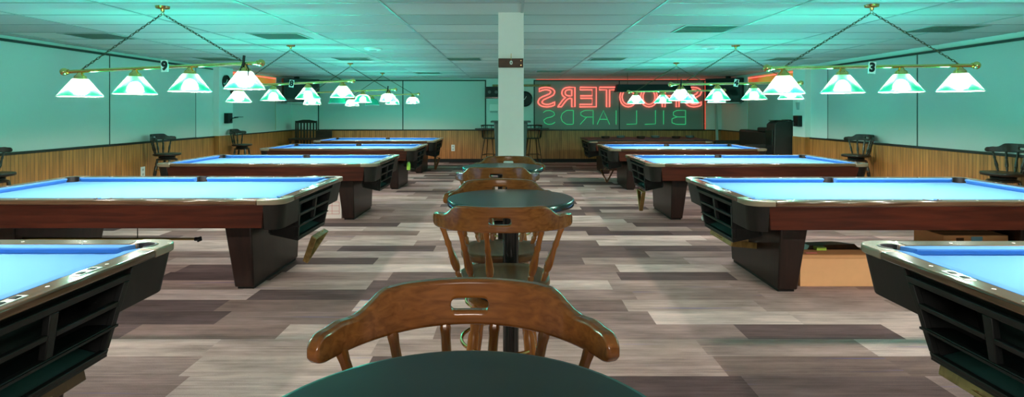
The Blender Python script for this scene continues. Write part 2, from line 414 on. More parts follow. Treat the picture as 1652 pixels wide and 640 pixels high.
# high side windows: the blind stops short and the lit street shows above it
def street_window(idx, wall, y0, y1, zb, zt):
    s_ = -1 if wall == 'L' else 1
    X = XL if wall == 'L' else XR
    bx = lambda mb, d0, d1, *q: mb.box(min(X-s_*d0, X-s_*d1), max(X-s_*d0, X-s_*d1), *q)
    fr = MB()
    bx(fr, 0, .03, y0-.03, y0, .935, zt); bx(fr, 0, .03, y1, y1+.03, .935, zt)
    bx(fr, 0, .03, y0-.03, y1+.03, zt, zt+.02); bx(fr, 0, .03, y0-.03, y1+.03, .92, .935)
    f = struct(fr.build('window_%d' % idx, M['wall'], smooth=0))
    m_ = MB(); bx(m_, .006, .02, y0, y1, .935, zb); m_.build('blind', M['panel' if wall == 'L' else 'panelr'], f)
    m_ = MB(); bx(m_, .002, .006, y0, y1, zb, zt); m_.build('pane', M['dusk'], f)
    x = X-s_*.014
    MB().tube([(x, y0+.02, zt-.035), (x, y1-.02, zt-.035)], .011, 8).build('neon_tube', M['red'], f)
    MB().tube([(X-s_*.02, y1-.03, .96), (X-s_*.02, y1-.03, zb)], .006, 6).build('blind_cord', M['oldbrass'], f)
street_window(5, 'L', 12.62, 14.98, 2.15, 2.345)
street_window(6, 'R', 11.92, 14.25, 2.11, 2.315)
# pilasters
def pilaster(name, x0, x1, y0, y1, inner):
    p = struct(MB().box(x0, x1, y0, y1, WZ+.03, CEIL).build(name, M['pillar'], smooth=0))
    MB().box(x0-.004, x1+.004, y0-.012, y1+.012, 0, WZ+.03).build('panelling', M['beady'], p, smooth=0)
pilaster('wall_pilaster_left', XL, -6.12, 11.86, 12.45, 1)
pilaster('wall_pilaster_right', 5.88, XR, 11.30, 11.78, -1)
# the square pillar in the aisle
PYF = 5.36
pil = struct(MB().box(-.119, .123, PYF, PYF+.25, 0, CEIL).build('wall_pillar', M['pillar'], bevel=.004))

# sign on the pillar
t = empty('pillar_plaque', (0, PYF, 1.90), 0, 'small dark wooden plaque with a pale oval mark screwed to the square pillar', 'plaque')
MB().box(-.117, .119, -.022, 0, -.043, .043).build('board', M['signwood'], t, bevel=.004)
pts = [(.004+.009*math.cos(a), -.027, .002+.015*math.sin(a)) for a in [2*PI*i/18 for i in range(18)]]
MB().tube(pts, .005, 8, True).build('oval_mark', M['white'], t)
MB().tube([(.004, -.012, .09), (.004, -.012, .07), (.004, -.03, .055), (.004, -.036, .03)], .003, 6).build('hook', M['oldbrass'], t)
MB().box(-.008, .018, -.006, 0, .07, .082).build('hook_plate', M['white'], t)
sm = MB()
for zz in (-.022, .026): sm.lathe([(.004, 0), (.004, .003)], (0,0,0), 8)
for x_, z_ in ((.096, -.022), (.096, .022)):
    MB().tube([(x_, -.022, z_), (x_, -.025, z_)], .0045, 8).build('screw', M['oldbrass'], t)

# ------------------------------------------------------------------ pool table
L2, W2, ZT, ZBED = 1.42, .80, .775, .733
def arc(cx, cy, r, a0, a1, n): return [(cx+r*math.cos(R(a0+(a1-a0)*i/n)), cy+r*math.sin(R(a0+(a1-a0)*i/n))) for i in range(n+1)]
def make_table():
    t = empty('pool_table', (0,0,0))
    # bed cloth with pocket cut-outs
    quad = []
    q = arc(1.305, .67, .062, -100, -170, 6)
    # outline, counter-clockwise starting at lower right
    pr = .062
    def corner(sx, sy):
        c = (1.30*sx, .665*sy); a = math.degrees(math.atan2(-sy, -sx))
        return [(c[0]+pr*math.cos(R(a+d)), c[1]+pr*math.sin(R(a+d))) for d in range(-70, 71, 20)]
    def side(sy):
        c = (0, .70*sy); a = -90*sy
        return [(c[0]+pr*math.cos(R(a+d)), c[1]+pr*math.sin(R(a+d))) for d in range(-70, 71, 20)]
    out = []
    # corner arcs have to be walked clockwise around their pocket, i.e. reversed
    out += list(reversed(corner(1, -1)))
    out += list(reversed(corner(1, 1)))
    out += list(reversed(side(1)))
    out += list(reversed(corner(-1, 1)))
    out += list(reversed(corner(-1, -1)))
    out += list(reversed(side(-1)))
    MB().prism(out, ZBED-.012, ZBED).build('playing_bed', M['cloth'], t, smooth=0)
    # slate frame under the bed
    f = MB(); f.box(-1.20, 1.20, -.66, .66, .60, ZBED-.013); f.box(-1.0, 1.0, -.50, .50, .50, .60)
    f.build('slate_frame', M['black'], t, bevel=.006, seg=1)
    # cushions
    def cushion(p0, p1, n0, n1, dn):
        # p: back ends at the rail, n: nose ends; dn: outward (towards rail)
        r0 = [(*p0, ZT-.001), (*n0, ZT-.004), (n0[0]+dn[0]*.004, n0[1]+dn[1]*.004, ZT-.014), (n0[0]+dn[0]*.028, n0[1]+dn[1]*.028, ZBED+.0005), (*p0, ZBED+.0005)]
        r1 = [(*p1, ZT-.001), (*n1, ZT-.004), (n1[0]+dn[0]*.004, n1[1]+dn[1]*.004, ZT-.014), (n1[0]+dn[0]*.028, n1[1]+dn[1]*.028, ZBED+.0005), (*p1, ZBED+.0005)]
        MB().loft([r0, r1]).build('cushion', M['cushion'], t, smooth=0, bevel=.003)
    for sy in (1, -1):
        cushion((.052, .687*sy), (1.248, .687*sy), (.066, .635*sy), (1.200, .635*sy), (0, sy))
        cushion((-.052, .687*sy), (-1.248, .687*sy), (-.066, .635*sy), (-1.200, .635*sy), (0, sy))
    for sx in (1, -1):
        cushion((1.322*sx, -.613), (1.322*sx, .613), (1.27*sx, -.565), (1.27*sx, .565), (sx, 0))
    # wooden rails
    for sy in (1, -1):
        poly = [(-1.215, .80*sy), (1.215, .80*sy), (1.215, .687*sy), (.062, .687*sy)]
        poly += [(.062*math.cos(R(a)), (.70+.062*math.sin(R(a))*1.0)*sy) for a in range(0, 181, 20)]
        poly += [(-.062, .687*sy), (-1.215, .687*sy)]
        MB().prism(poly, ZT-.038, ZT).build('rail', M['rail'], t, bevel=.014, seg=4)
    for sx in (1, -1):
        MB().box(min(1.322*sx, 1.42*sx), max(1.322*sx, 1.42*sx), -.575, .575, ZT-.038, ZT).build('rail', M['railend'], t, bevel=.009, seg=3)
    # corner castings with rounded outer corners
    for sx in (1, -1):
        for sy in (1, -1):
            poly = [(1.2155, .687), (1.2155, .80)] + list(reversed(arc(1.31, .69, .11, 0, 90, 8))) + [(1.42, .5755), (1.322, .5755)]
            poly += arc(1.30, .665, .062, -62, 152, 9)
            poly = [(x*sx, y*sy) for x, y in poly]
            MB().prism(poly, ZT-.040, ZT+.0015).build('corner_casting', M['casting'], t, bevel=.008, seg=3)
    # pockets: back wall lip above the bed, cup below
    def pocket(cx, cy, a0, span):
        m = MB(); n = 14
        for r0, r1, z0, z1 in ((.050, .0615, .655, ZT+.003),):
            ri = [(cx+r0*math.cos(R(a0-span+2*span*i/n)), cy+r0*math.sin(R(a0-span+2*span*i/n))) for i in range(n+1)]
            ro = [(cx+r1*math.cos(R(a0-span+2*span*i/n)), cy+r1*math.sin(R(a0-span+2*span*i/n))) for i in range(n+1)]
            m.prism(ri+list(reversed(ro)), z0, z1)
        m.lathe([(.0001, .60), (.056, .61), (.0615, .715), (.052, .715), (.048, .622), (.0001, .615)], (cx, cy, 0), 18, caps=False)
        m.build('pocket', M['pocket'], t, bevel=.002, seg=1)
    for sx in (1, -1):
        for sy in (1, -1): pocket(1.30*sx, .665*sy, math.degrees(math.atan2(sy, sx)), 105)
    for sy in (1, -1): pocket(0, .70*sy, 90*sy, 95)
    # pearl sights
    sme = MB().lathe([(.0075, ZT-.001), (.0075, ZT+.0012)], n=10).mesh('rail_sight', M['sight'])
    spots = [(i*.3175, .742*sy) for sy in (1, -1) for i in (-3, -2, -1, 1, 2, 3)] + [(1.368*sx, j*.3175) for sx in (1, -1) for j in (-1, 0, 1)]
    for x_, y_ in spots:
        o = bpy.data.objects.new('rail_sight', sme); COL.objects.link(o); o.parent = t; o.location = (x_, y_, 0)
    # long aprons
    for sy in (1, -1):
        lo = [(-1.235, .752*sy, .553), (1.235, .752*sy, .553), (1.235, .725*sy, .553), (-1.235, .725*sy, .553)]
        hi = [(-1.265, .785*sy, ZT-.038), (1.265, .785*sy, ZT-.038), (1.265, .755*sy, ZT-.038), (-1.265, .755*sy, ZT-.038)]
        MB().hexa(lo, hi).build('apron', M['mahogany'], t, bevel=.005)
    # corner skirts: curved and raked, black brown
    for sx in (1, -1):
        for sy in (1, -1):
            def ring(off, r, z, th, ye):
                o = [(1.255, .785-off)] + list(reversed(arc(1.405-off-r, .785-off-r, r, 0, 90, 8))) + [(1.405-off, ye)]
                i_ = [(1.405-off-th, ye)] + arc(1.405-off-r, .785-off-r, r-th, 0, 90, 8) + [(1.255, .785-off-th)]
                return [(x*sx, y*sy, z) for x, y in o+i_]
            MB().loft([ring(.030, .10, .540, .025, .375 if sx > 0 else .45), ring(0, .10, ZT-.038, .025, .435 if sx > 0 else .45)]).build('corner_skirt', M['skirt'], t, bevel=.004)
    # end aprons
    for sx in (1, -1):
        lo = [(1.365*sx, -.46, .56), (1.34*sx, -.46, .56), (1.34*sx, .46, .56), (1.365*sx, .46, .56)]
        hi = [(1.402*sx, -.46, ZT-.038), (1.375*sx, -.46, ZT-.038), (1.375*sx, .46, ZT-.038), (1.402*sx, .46, ZT-.038)]
        if sx > 0:
            lo = [(x-.03, y, .66) for x, y, z in lo]
            hi = [(x-.004, y, z) for x, y, z in hi]
        MB().hexa(lo, hi).build('end_apron', M['skirt'], t, bevel=.004)
    # pedestal legs
    for sx in (1, -1):
        def rg(a0, a1, h, z): return [(a0*sx, -h, z), (a1*sx, -h, z), (a1*sx, h, z), (a0*sx, h, z)]
        MB().loft([rg(.895, 1.05, .475, .02), rg(.835, 1.055, .535, .56)]).build('pedestal_leg', M['legwood'], t, bevel=.012, seg=2)
        MB().box(min(.91*sx, 1.04*sx), max(.91*sx, 1.04*sx), -.45, .45, 0, .022).build('foot_plate', M['black'], t)
    # ball return box on the aisle end
    bb = empty('ball_return_box', (0,0,0)); bb.parent = t
    zt, zb = .705, .375
    wt, wb = .43, .335
    hw = lambda z: wb+(wt-wb)*(z-zb)/(zt-zb)
    xf = lambda z: 1.372-.045*(zt-z)/(zt-zb)+.03     # outer face rakes in towards the floor
    def bar(u0, u1, z0, z1, d=.03, u0b=None, u1b=None):
        P = lambda u, z, dx: (xf(z)-dx, u*hw(z), z)
        return [P(u0, z0, 0), P(u1, z0, 0), P(u1, z0, d), P(u0, z0, d)], [P(u0, z1, 0), P(u1, z1, 0), P(u1, z1, d), P(u0, z1, d)]
    fr = MB()
    fr.hexa(*bar(-1, 1, .675, zt)); fr.hexa(*bar(-1, 1, zb, zb+.022))
    fr.hexa(*bar(-1, -.92, zb+.022, .675)); fr.hexa(*bar(.92, 1, zb+.022, .675))
    fr.hexa(*bar(-.05, .05, .50, .675)); fr.hexa(*bar(-.92, -.05, .575, .598)); fr.hexa(*bar(.05, .92, .575, .598))
    fr.hexa(*bar(-.92, .92, .478, .50))
    fr.build('window_frame', M['black'], bb, bevel=.004)
    sh = MB()
    for s_ in (-1, 1):
        a = [(xf(zb)-.03, s_*hw(zb), zb), (1.12, s_*hw(zb), zb+.05), (1.12, s_*(hw(zb)-.012), zb+.05), (xf(zb)-.03, s_*(hw(zb)-.012), zb)]
        b = [(xf(zt)-.03, s_*hw(zt), zt), (1.12, s_*hw(zt), zt), (1.12, s_*(hw(zt)-.012), zt), (xf(zt)-.03, s_*(hw(zt)-.012), zt)]
        sh.hexa(a, b)
    sh.hexa([(xf(zb)-.002, -wb, zb-.01), (xf(zb)-.002, wb, zb-.01), (1.12, wb, zb+.04), (1.12, -wb, zb+.04)],
            [(xf(zb)-.002, -wb, zb+.004), (xf(zb)-.002, wb, zb+.004), (1.12, wb, zb+.054), (1.12, -wb, zb+.054)])
    sh.box(1.12, 1.135, -.36, .36, .43, .70)
    sh.hexa([(1.25, -hw(.5), .485), (1.38, -hw(.5), .485), (1.38, hw(.5), .485), (1.25, hw(.5), .485)],
            [(1.25, -hw(.5), .495), (1.38, -hw(.5), .495), (1.38, hw(.5), .495), (1.25, hw(.5), .495)])
    sh.build('shell', M['black'], bb)
    MB().hexa([(xf(zb)-.03, -wb+.02, zb+.006), (xf(zb)-.03, wb-.02, zb+.006), (1.14, wb-.02, zb+.055), (1.14, -wb+.02, zb+.055)],
              [(xf(zb)-.03, -wb+.02, zb+.012), (xf(zb)-.03, wb-.02, zb+.012), (1.14, wb-.02, zb+.061), (1.14, -wb+.02, zb+.061)]).build('felt_tray', M['felt'], bb)
    # score counters let into the end rail
    for yy in (.20, -.17):
        c = MB().box(1.345, 1.388, yy-.065, yy+.065, ZT-.002, ZT+.003).build('score_counter', M['silver'], t, bevel=.002)
        for dy in (-.032, .032):
            MB().hexa([(1.352, yy+dy-.015, ZT+.0028), (1.380, yy+dy-.015, ZT+.0028), (1.380, yy+dy+.015, ZT+.0028), (1.352, yy+dy+.015, ZT+.0028)],
                      [(1.356, yy+dy-.012, ZT+.006), (1.376, yy+dy-.012, ZT+.006), (1.376, yy+dy+.012, ZT+.006), (1.356, yy+dy+.012, ZT+.006)]).build('counter_slide', M['black'], c)
    return t

LX, RX = -3.13, 3.18
LY = [2.15, 5.05, 7.99, 10.95, 13.70]
RY = [2.12, 4.98, 7.99, 10.86, 13.55]
TG = 'pool tables with blue cloth in two rows'
tl = ['blue pool table by the clock wall with two silver counters showing, closest to the camera',
      'blue pool table under the lamp bar with card nine',
      'blue pool table under the lamp bar with card eight, clock wall row',
      'blue pool table fourth from the camera in the clock wall row',
      'blue pool table at the far end of the clock wall row, by the wood panelling']
tr = ['blue pool table overlapping the open cardboard box, two silver counters on its end rail',
      'blue pool table with a cardboard box under it and lamp card three above',
      'blue pool table under the lamp bar with card four',
      'blue pool table fourth from the camera in the row before the neon window',
      'unlit pool table draped in dark cover below the neon window']
proto = make_table()
tables = {}
for i in range(5):
    o = proto if i == 0 else copy_tree(proto)
    o.location = (LX, LY[i], 0); tag(o, tl[i], 'pool table', TG); tables['L', i] = o
for i in range(5):
    o = copy_tree(proto); o.location = (RX, RY[i], 0); o.rotation_euler.z = PI; tag(o, tr[i], 'pool table', TG); tables['R', i] = o
# white hook on the ball box of the second table
MB().tube([(1.352, -.40+.02*math.cos(a), .43+.02*math.sin(a)) for a in [2*PI*i/14 for i in range(14)]], .007, 8, True).build('hook_ring', M['white'], tables['R', 1])

# triangle racks
def rack(loc, rz, mode, mat, label, tilt=0., scale=1.):
    t = empty('triangle_rack', loc, rz, label, 'rack', 'ball racks at the table ends')
    s_ = .17*scale; h = .30*scale
    A, B, C = Vector((0, -s_, 0)), Vector((0, s_, 0)), Vector((0, 0, -h))
    def side(p, q):
        d = (q-p).normalized(); n = Vector((1,0,0)).cross(d)*.006
        X = Vector((.026, 0, 0))
        m = MB().hexa([p-X-n, p+X-n, p+X+n, p-X+n], [q-X-n, q+X-n, q+X+n, q-X+n])
        m.build('rack_side', mat, t, bevel=.004)
    side(A, B); side(B, C); side(C, A)
    MB().tube([(0, -.05, .004), (0, -.05, .03), (0, .05, .03), (0, .05, .004)], .003, 6).build('hanger_wire', M['oldbrass'], t)
    t.rotation_euler = (0, tilt, rz)
    return t
ex = lambda side, i: (LX+1.35) if side == 'L' else (RX-1.35)
rack((ex('L',0)-.02, LY[0]-.02, .335), 0, 'flat', M['rackdark'], 'dark triangle rack stored flat under the closest ball box, clock wall row', tilt=R(78), scale=1.5)
rack((ex('L',1)+.07, LY[1]+.02, .345), 0, 'hang', M['rackwood'], 'olive wooden triangle rack hanging from the ball box below lamp card nine', tilt=R(28), scale=.95)
rack((ex('L',4)+.0, LY[4]+.0, .335), R(25), 'hang', M['rackdark'], 'dark wooden triangle rack hanging at the far table by the wood panelling', tilt=R(10))
rack((ex('R',0)+.02, RY[0]+.06, .335), 0, 'flat', M['rackwood'], 'pale wooden triangle rack stored flat below the ball box closest to the camera', tilt=R(-78), scale=1.5)
rack((ex('R',1)+.02, RY[1], .338), 0, 'flat', M['rackwood'], 'yellowish wooden triangle rack stored flat below the ball box beside the cardboard box', tilt=R(-78), scale=1.45)
rack((ex('R',2)-.0, RY[2]-.05, .335), 0, 'hang', M['oldbrass'], 'brassy triangle rack hanging point down from the table under lamp card four', tilt=0., scale=.95)
rack((ex('R',3)+.0, RY[3]-.1, .335), R(50), 'hang', M['rackdark'], 'dark triangle rack hanging from the fourth table before the neon window', scale=.8)

# cue bridge hung below the second table
t = empty('cue_bridge', (-3.4, 4.62, .40), 0, 'brass tipped bridge stick hanging under the table with lamp card nine', 'cue bridge')
MB().tube([(-1.0, 0, 0), (.82, 0, 0)], [.014, .010], 10).build('shaft', M['oldbrass'], t)
MB().tube([(.82, 0, 0), (.85, 0, 0)], .016, 10).build('ferrule', M['black'], t)
MB().hexa([(.85, -.03, -.02), (.865, -.03, -.02), (.865, .03, -.02), (.85, .03, -.02)], [(.85, -.02, .02), (.865, -.02, .02), (.865, .02, .02), (.85, .02, .02)]).build('bridge_head', M['black'], t, bevel=.006)
for x_ in (-.6, .35):
    MB().tube([(x_, 0, .12), (x_, 0, -.014), (x_, .02, -.02), (x_, .03, .0)], .004, 6).build('hanger', M['black'], t)

# ------------------------------------------------------------------ lamp bars
def chain_mb(p0, p1):
    p0, p1 = Vector(p0), Vector(p1); d = p1-p0; n = max(2, int(d.length/.030)); m = MB()
    z = d.normalized(); x = z.orthogonal().normalized(); y = z.cross(x)
    for k in range(n):
        c = p0 + d*((k+.5)/n); a, b = (x, z) if k % 2 else (y, z)
        pts = [c + a*(.0085*math.cos(q)) + b*(.0205*math.sin(q)) for q in [2*PI*i/8 for i in range(8)]]
        m.tube(pts, .0030, 5, True)
    return m
def make_lamp(pitch, tilt, bell=False, dark=()):
    t = empty('lamp_bar', (0,0,0))
    zb = 1.835-CEIL
    zz = lambda x: zb+x*tilt
    h = pitch*1.5+.12
    MB().lathe([(.010, -.05), (.016, -.045), (.018, -.026), (.055, -.02), (.06, 0)], (0,0,0), 24).build('ceiling_canopy', M['brass'], t)
    MB().tube([(.012*math.cos(a), 0, -.065+.012*math.sin(a)) for a in [2*PI*i/10 for i in range(10)]], .003, 6, True).build('canopy_ring', M['oldbrass'], t)
    MB().tube([(-h, 0, zz(-h)), (h, 0, zz(h))], .016, 14).build('bar', M['brass'], t)
    for s_ in (-1, 1):
        m = MB().sphere((s_*(h+.025), 0, zz(s_*h)), .034); m.tube([(s_*(h-.012), 0, zz(s_*h)), (s_*(h+.005), 0, zz(s_*h))], .024, 14)
        m.build('end_ball', M['brass'], t)
        xe = s_*(pitch*1.5-.02)
        chain_mb((s_*.012, 0, -.075), (xe, 0, zz(xe)+.02)).build('chain', M['chainmetal'], t)
        MB().tube([(xe+.02*math.cos(a), 0, zz(xe)+.02*math.sin(a)) for a in [2*PI*i/12 for i in range(12)]], .004, 6, True).build('chain_collar', M['oldbrass'], t)
    for j in range(4):
        x = (j-1.5)*pitch; z = zz(x)
        sh = MB()
        if bell: prof = [(.058, -.075), (.088, -.082), (.118, -.105), (.138, -.14), (.152, -.185), (.168, -.222), (.172, -.226)]
        else: prof = [(.056, -.068), (.062, -.071), (.172, -.222)]
        n = 40
        sh.lathe([(r, z+q) for r, q in prof], (x, 0, 0), n, caps=False)
        so = sh.build('glass_shade', M['shadeoff'] if j in dark else M['shade'], t)
        r0 = prof[-1][0]
        MB().tube([(x+r0*math.cos(a), r0*math.sin(a), z-.224) for a in [2*PI*i/n for i in range(n)]], .0045, 8, True).build('rim', M['rim'], so)
        MB().lathe([(.0001, z-.014), (.018, z-.014), (.030, z-.03), (.047, z-.045), (.050, z-.062), (.060, z-.068), (.057, z-.074), (.0001, z-.074)], (x, 0, 0), 24, caps=False).build('shade_holder', M['brass'], t)
        m = MB().sphere((x, 0, z-.163), .049, 20, 14); 
        m.build('bulb', M['white'] if j in dark else M['bulb'], t)
        MB().tube([(x, 0, z-.072), (x, 0, z-.115)], .016, 10).build('socket', M['oldbrass'], t)
    return t
LG = 'brass lamp bars over the pool tables'
ll = ['brass lamp bar over the table closest to the camera in the clock wall row',
      'brass four-shade lamp bar with number card nine and a loose cable on one end',
      'brass four-shade lamp bar with number card eight',
      'brass lamp bar with one dark shade, third along the clock wall row in view',
      'brass lamp bar with one dark shade over the far table by the wood panelling']
lr = ['brass lamp bar over the table closest to the camera on the neon window side',
      'brass four-shade lamp bar with number card three',
      'brass four-shade lamp bar with number card four',
      'brass lamp bar hanging before the red neon letters']
lampsL = make_lamp(.49, .046); lampsR = make_lamp(.518, .014); lampBell4 = make_lamp(.49, .04, True, (1,))
lampL5 = copy_tree(lampBell4)
lamps = {}
for i in range(5):
    o = lampsL if i == 0 else copy_tree(lampsL) if i < 3 else (lampBell4, lampL5)[i-3]
    o.location = (LX+.02, LY[i], CEIL); tag(o, ll[i], 'pendant lamp', LG); lamps['L', i] = o
for i in range(4):
    o = lampsR if i == 0 else copy_tree(lampsR)
    o.location = (RX, RY[i], CEIL); tag(o, lr[i], 'pendant lamp', LG); lamps['R', i] = o
def number_card(lamp, digit, x, z, tiltz=0.):
    c = MB().box(-.032, .032, -.003, 0, -.052, .052).build('number_card', M['white'], lamp)
    c.location = (x, -.019, z); c.rotation_euler = (0, tiltz, 0)
    me = text_mesh(digit, .105, .0008)
    me.materials.clear(); me.materials.append(M['black'])
    d = bpy.data.objects.new('digit', me); COL.objects.link(d); d.parent = c
    d.location = (0, -.004, 0); d.rotation_euler = (R(90), 0, 0)
number_card(lamps['L', 1], '9', .03, 1.845-CEIL, R(-3))
number_card(lamps['L', 2], '8', .02, 1.835-CEIL, R(8))
number_card(lamps['R', 1], '3', -.01, 1.825-CEIL, R(5))
number_card(lamps['R', 2], '4', .0, 1.845-CEIL, R(10))
def loose_cable(lamp, x, z):
    MB().tube([(x, -.02, z+.06), (x-.01, -.03, z-.01), (x-.03, -.07, z-.12), (x-.035, -.10, z-.155), (x, -.12, z-.16), (x+.05, -.115, z-.15), (x+.07, -.09, z-.115), (x+.06, -.06, z-.06), (x+.03, -.03, z-.01)], .0055, 6).build('loose_cable', M['black'], lamp)
    MB().tube([(x+.002, -.018, z+.07), (x-.004, -.024, z-.02)], .012, 8).build('cable_tie', M['black'], lamp)
loose_cable(lamps['L', 1], .735, zz_ if (zz_ := 1.835-CEIL+.735*.046) else 0)
loose_cable(lamps['R', 2], -.777, 1.835-CEIL-.777*.014)
loose_cable(lamps['L', 3], .735, 1.835-CEIL+.735*.04)

# long dark box lamp, switched off, over the covered table
t = empty('box_lamp', (3.4, 13.55, CEIL), 0, 'long black box lamp switched off in front of the neon letters', 'pendant lamp')
m = MB().loft([[(-.9, -.17, -.47), (.9, -.17, -.47), (.9, .17, -.47), (-.9, .17, -.47)], [(-.86, -.12, -.29), (.86, -.12, -.29), (.86, .12, -.29), (-.86, .12, -.29)]])
m.build('housing', M['black'], t, bevel=.006)
MB().box(-.86, .86, -.14, .14, -.475, -.468).build('diffuser', M['ventlite'], t)
for x_ in (-.6, .6): chain_mb((x_, 0, 0), (x_, 0, -.29)).build('chain', M['chainmetal'], t)

# ------------------------------------------------------------------ bar stools with carved crest rail
def lerp_tab(tab, s):
    for (a, b), (c, d) in zip(tab, tab[1:]):
        if s <= c: return b+(d-b)*(s-a)/(c-a)
    return tab[-1][1]
TOP = [(0, 1.064), (.40, 1.063), (.50, 1.060), (.545, 1.052), (.60, 1.036), (.65, 1.024), (.70, 1.018), (.745, 1.0175), (.79, 1.019), (.83, 1.0175), (.88, 1.013), (.92, 1.013), (.955, 1.010), (.98, 1.002), (1.0, .988)]
BOT = [(0, .962), (.3, .961), (.6, .957), (.85, .954), (.93, .954), (.97, .958), (1.0, .970)]
CR, CA, CY = .305, R(71), .095
SEATZ = .735
def make_stool(frame, turned, seatm, name='bar_stool', skip=()):
    t = empty(name, (0,0,0))
    cols = sorted(set([i/40-1 for i in range(81)] + [-.117, .117] + [.117*math.cos(PI*i/10) for i in range(11)]))
    cols = [c for i, c in enumerate(cols) if i == 0 or c-cols[i-1] > 1e-4]
    m = MB(); s0 = .117; zs = 1.007
    P = lambda s, r, z: (r*math.sin(s*CA), -r*math.cos(s*CA)+CY, z)
    ro, ri = CR+.014, CR-.014
    data = []
    for s in cols:
        u = abs(s)/s0
        hh = 0 if u >= .9999 else .0135*(1 if u < .70 else math.sqrt(max(0, 1-((u-.70)/.30)**2)))
        zt, zb = lerp_tab(TOP, abs(s)), lerp_tab(BOT, abs(s))
        mid = zs if abs(s) < .5 else (zt+zb)/2
        data.append((s, zt, mid+hh, mid-hh, zb, hh))
    for (s, a, b, c, d, h), (S, A, B, C, D, H) in zip(data, data[1:]):
        for r, flip in ((ro, 0), (ri, 1)):
            m.add([P(s,r,a), P(s,r,b), P(S,r,B), P(S,r,A)], [(0,1,2,3)]); m.add([P(s,r,c), P(s,r,d), P(S,r,D), P(S,r,C)], [(0,1,2,3)])
        m.add([P(s,ro,a), P(S,ro,A), P(S,ri,A), P(s,ri,a)], [(0,1,2,3)])
        m.add([P(s,ro,d), P(S,ro,D), P(S,ri,D), P(s,ri,d)], [(0,1,2,3)])
        if h > 0 or H > 0:
            m.add([P(s,ro,b), P(S,ro,B), P(S,ri,B), P(s,ri,b)], [(0,1,2,3)])
            m.add([P(s,ro,c), P(S,ro,C), P(S,ri,C), P(s,ri,c)], [(0,1,2,3)])
    for s, a, b, c, d, h in (data[0], data[-1]):
        m.add([P(s,ro,a), P(s,ro,b), P(s,ri,b), P(s,ri,a)], [(0,1,2,3)]); m.add([P(s,ro,c), P(s,ro,d), P(s,ri,d), P(s,ri,c)], [(0,1,2,3)])
    m.build('crest_rail', frame, t, bevel=.0085, seg=3, weld=True, smooth=45)
    # turned spindles
    prof = [(0, .009), (.10, .012), (.16, .015), (.20, .011), (.24, .016), (.34, .0185), (.46, .015), (.60, .011), (.66, .0145), (.72, .011), (.86, .011), (.93, .013), (1, .009)]
    for k, s in enumerate((-.80, -.47, -.15, .15, .47, .80)):
        if k in skip: continue
        top = Vector(P(s, CR, .972)); bx = .195*math.sin(s*R(75)); by = -.178*math.cos(s*R(75))+.02
        MB().turned((bx, by, SEATZ-.012), top, prof).build('spindle', turned, t)
    # saddle seat
    def sring(k, z, rx=.205, ry=.195):
        out = []
        for i in range(36):
            a = 2*PI*i/36; c, s_ = math.cos(a), math.sin(a); e = 2/2.6
            out.append((rx*k*math.copysign(abs(c)**e, c), .015+ry*k*math.copysign(abs(s_)**e, s_), z))
        return out
    MB().loft([sring(.90, SEATZ-.042), sring(.97, SEATZ-.036), sring(1., SEATZ-.022), sring(.985, SEATZ-.006), sring(.93, SEATZ), sring(.75, SEATZ-.006), sring(.4, SEATZ-.012), sring(.02, SEATZ-.013)]).build('seat', seatm, t, smooth=50)
    MB().lathe([(.05, SEATZ-.085), (.12, SEATZ-.08), (.125, SEATZ-.06), (.09, SEATZ-.042)], (0, .01, 0), 24).build('swivel_plate', M['black'], t)
    MB().lathe([(.13, SEATZ-.115), (.15, SEATZ-.112), (.155, SEATZ-.095), (.13, SEATZ-.086)], (0, .01, 0), 28).build('base_block', turned, t, smooth=50)
    lp = [(0, .017), (.06, .019), (.12, .023), (.16, .018), (.19, .024), (.35, .026), (.52, .022), (.60, .017), (.64, .023), (.68, .018), (.85, .019), (1, .014)]
    for sx in (-1, 1):
        for sy in (-1, 1):
            MB().turned((sx*.10, .01+sy*.10, SEATZ-.10), (sx*.17, .01+sy*.17, 0), lp, 12).build('leg', turned, t)
    rr = .178
    MB().tube([(rr*math.cos(a), .01+rr*math.sin(a), .462) for a in [2*PI*i/40 for i in range(40)]], .0075, 8, True).build('foot_ring', M['brass'], t)
    for sx in (-1, 1):
        MB().tube([(sx*.150, .01-.150, .20), (sx*.150, .01+.150, .20)], .009, 8).build('stretcher', turned, t)
    return t
SG = 'carved-crest wooden bar stools'
s1 = make_stool(M['chair'], M['chairleg'], M['seat'])
s2 = make_stool(M['chair'], M['chairleg'], M['seat'], skip=(3,))
sd = make_stool(M['blackwood'], M['blackwood'], M['blackwood'])  # wall stools: their lack of light is put into a black colour
def put(o, x, y, rz, label):
    o.location = (x, y, 0); o.rotation_euler.z = rz; tag(o, label, 'bar stool', SG)
put(s1, -.09, 1.07, PI+R(.6), 'large honey wooden bar stool behind the dark table at the bottom edge')
put(s2, -.035, 2.44, R(-2), 'wooden bar stool with a missing spindle, back turned, at the round green table')
put(copy_tree(s1), -.055, 2.96, PI+R(2), 'wooden bar stool facing the camera across the round green table')
put(copy_tree(s1), -.095, 4.03, R(-1), 'wooden bar stool with its back turned in front of the farther small table')
put(copy_tree(s1), -.02, 4.61, PI, 'wooden bar stool standing directly in front of the white square pillar')
put(sd, -5.86, 9.62, R(-90), 'dark bar stool against the panelling between lamp cards nine and eight')
put(copy_tree(sd), -5.86, 12.3, R(-86), 'dark bar stool just past the pilaster with the clock')
put(copy_tree(sd), -5.98, 6.5, R(-90), 'dark bar stool cut off by the photo edge, clock wall side')
put(copy_tree(sd), 5.72, 9.35, R(100), 'dark bar stool against the wall behind lamp card three, throwing a round shadow')
put(copy_tree(sd), 5.76, 6.6, R(88), 'dark bar stool cut off by the photo edge, near the table with card three')

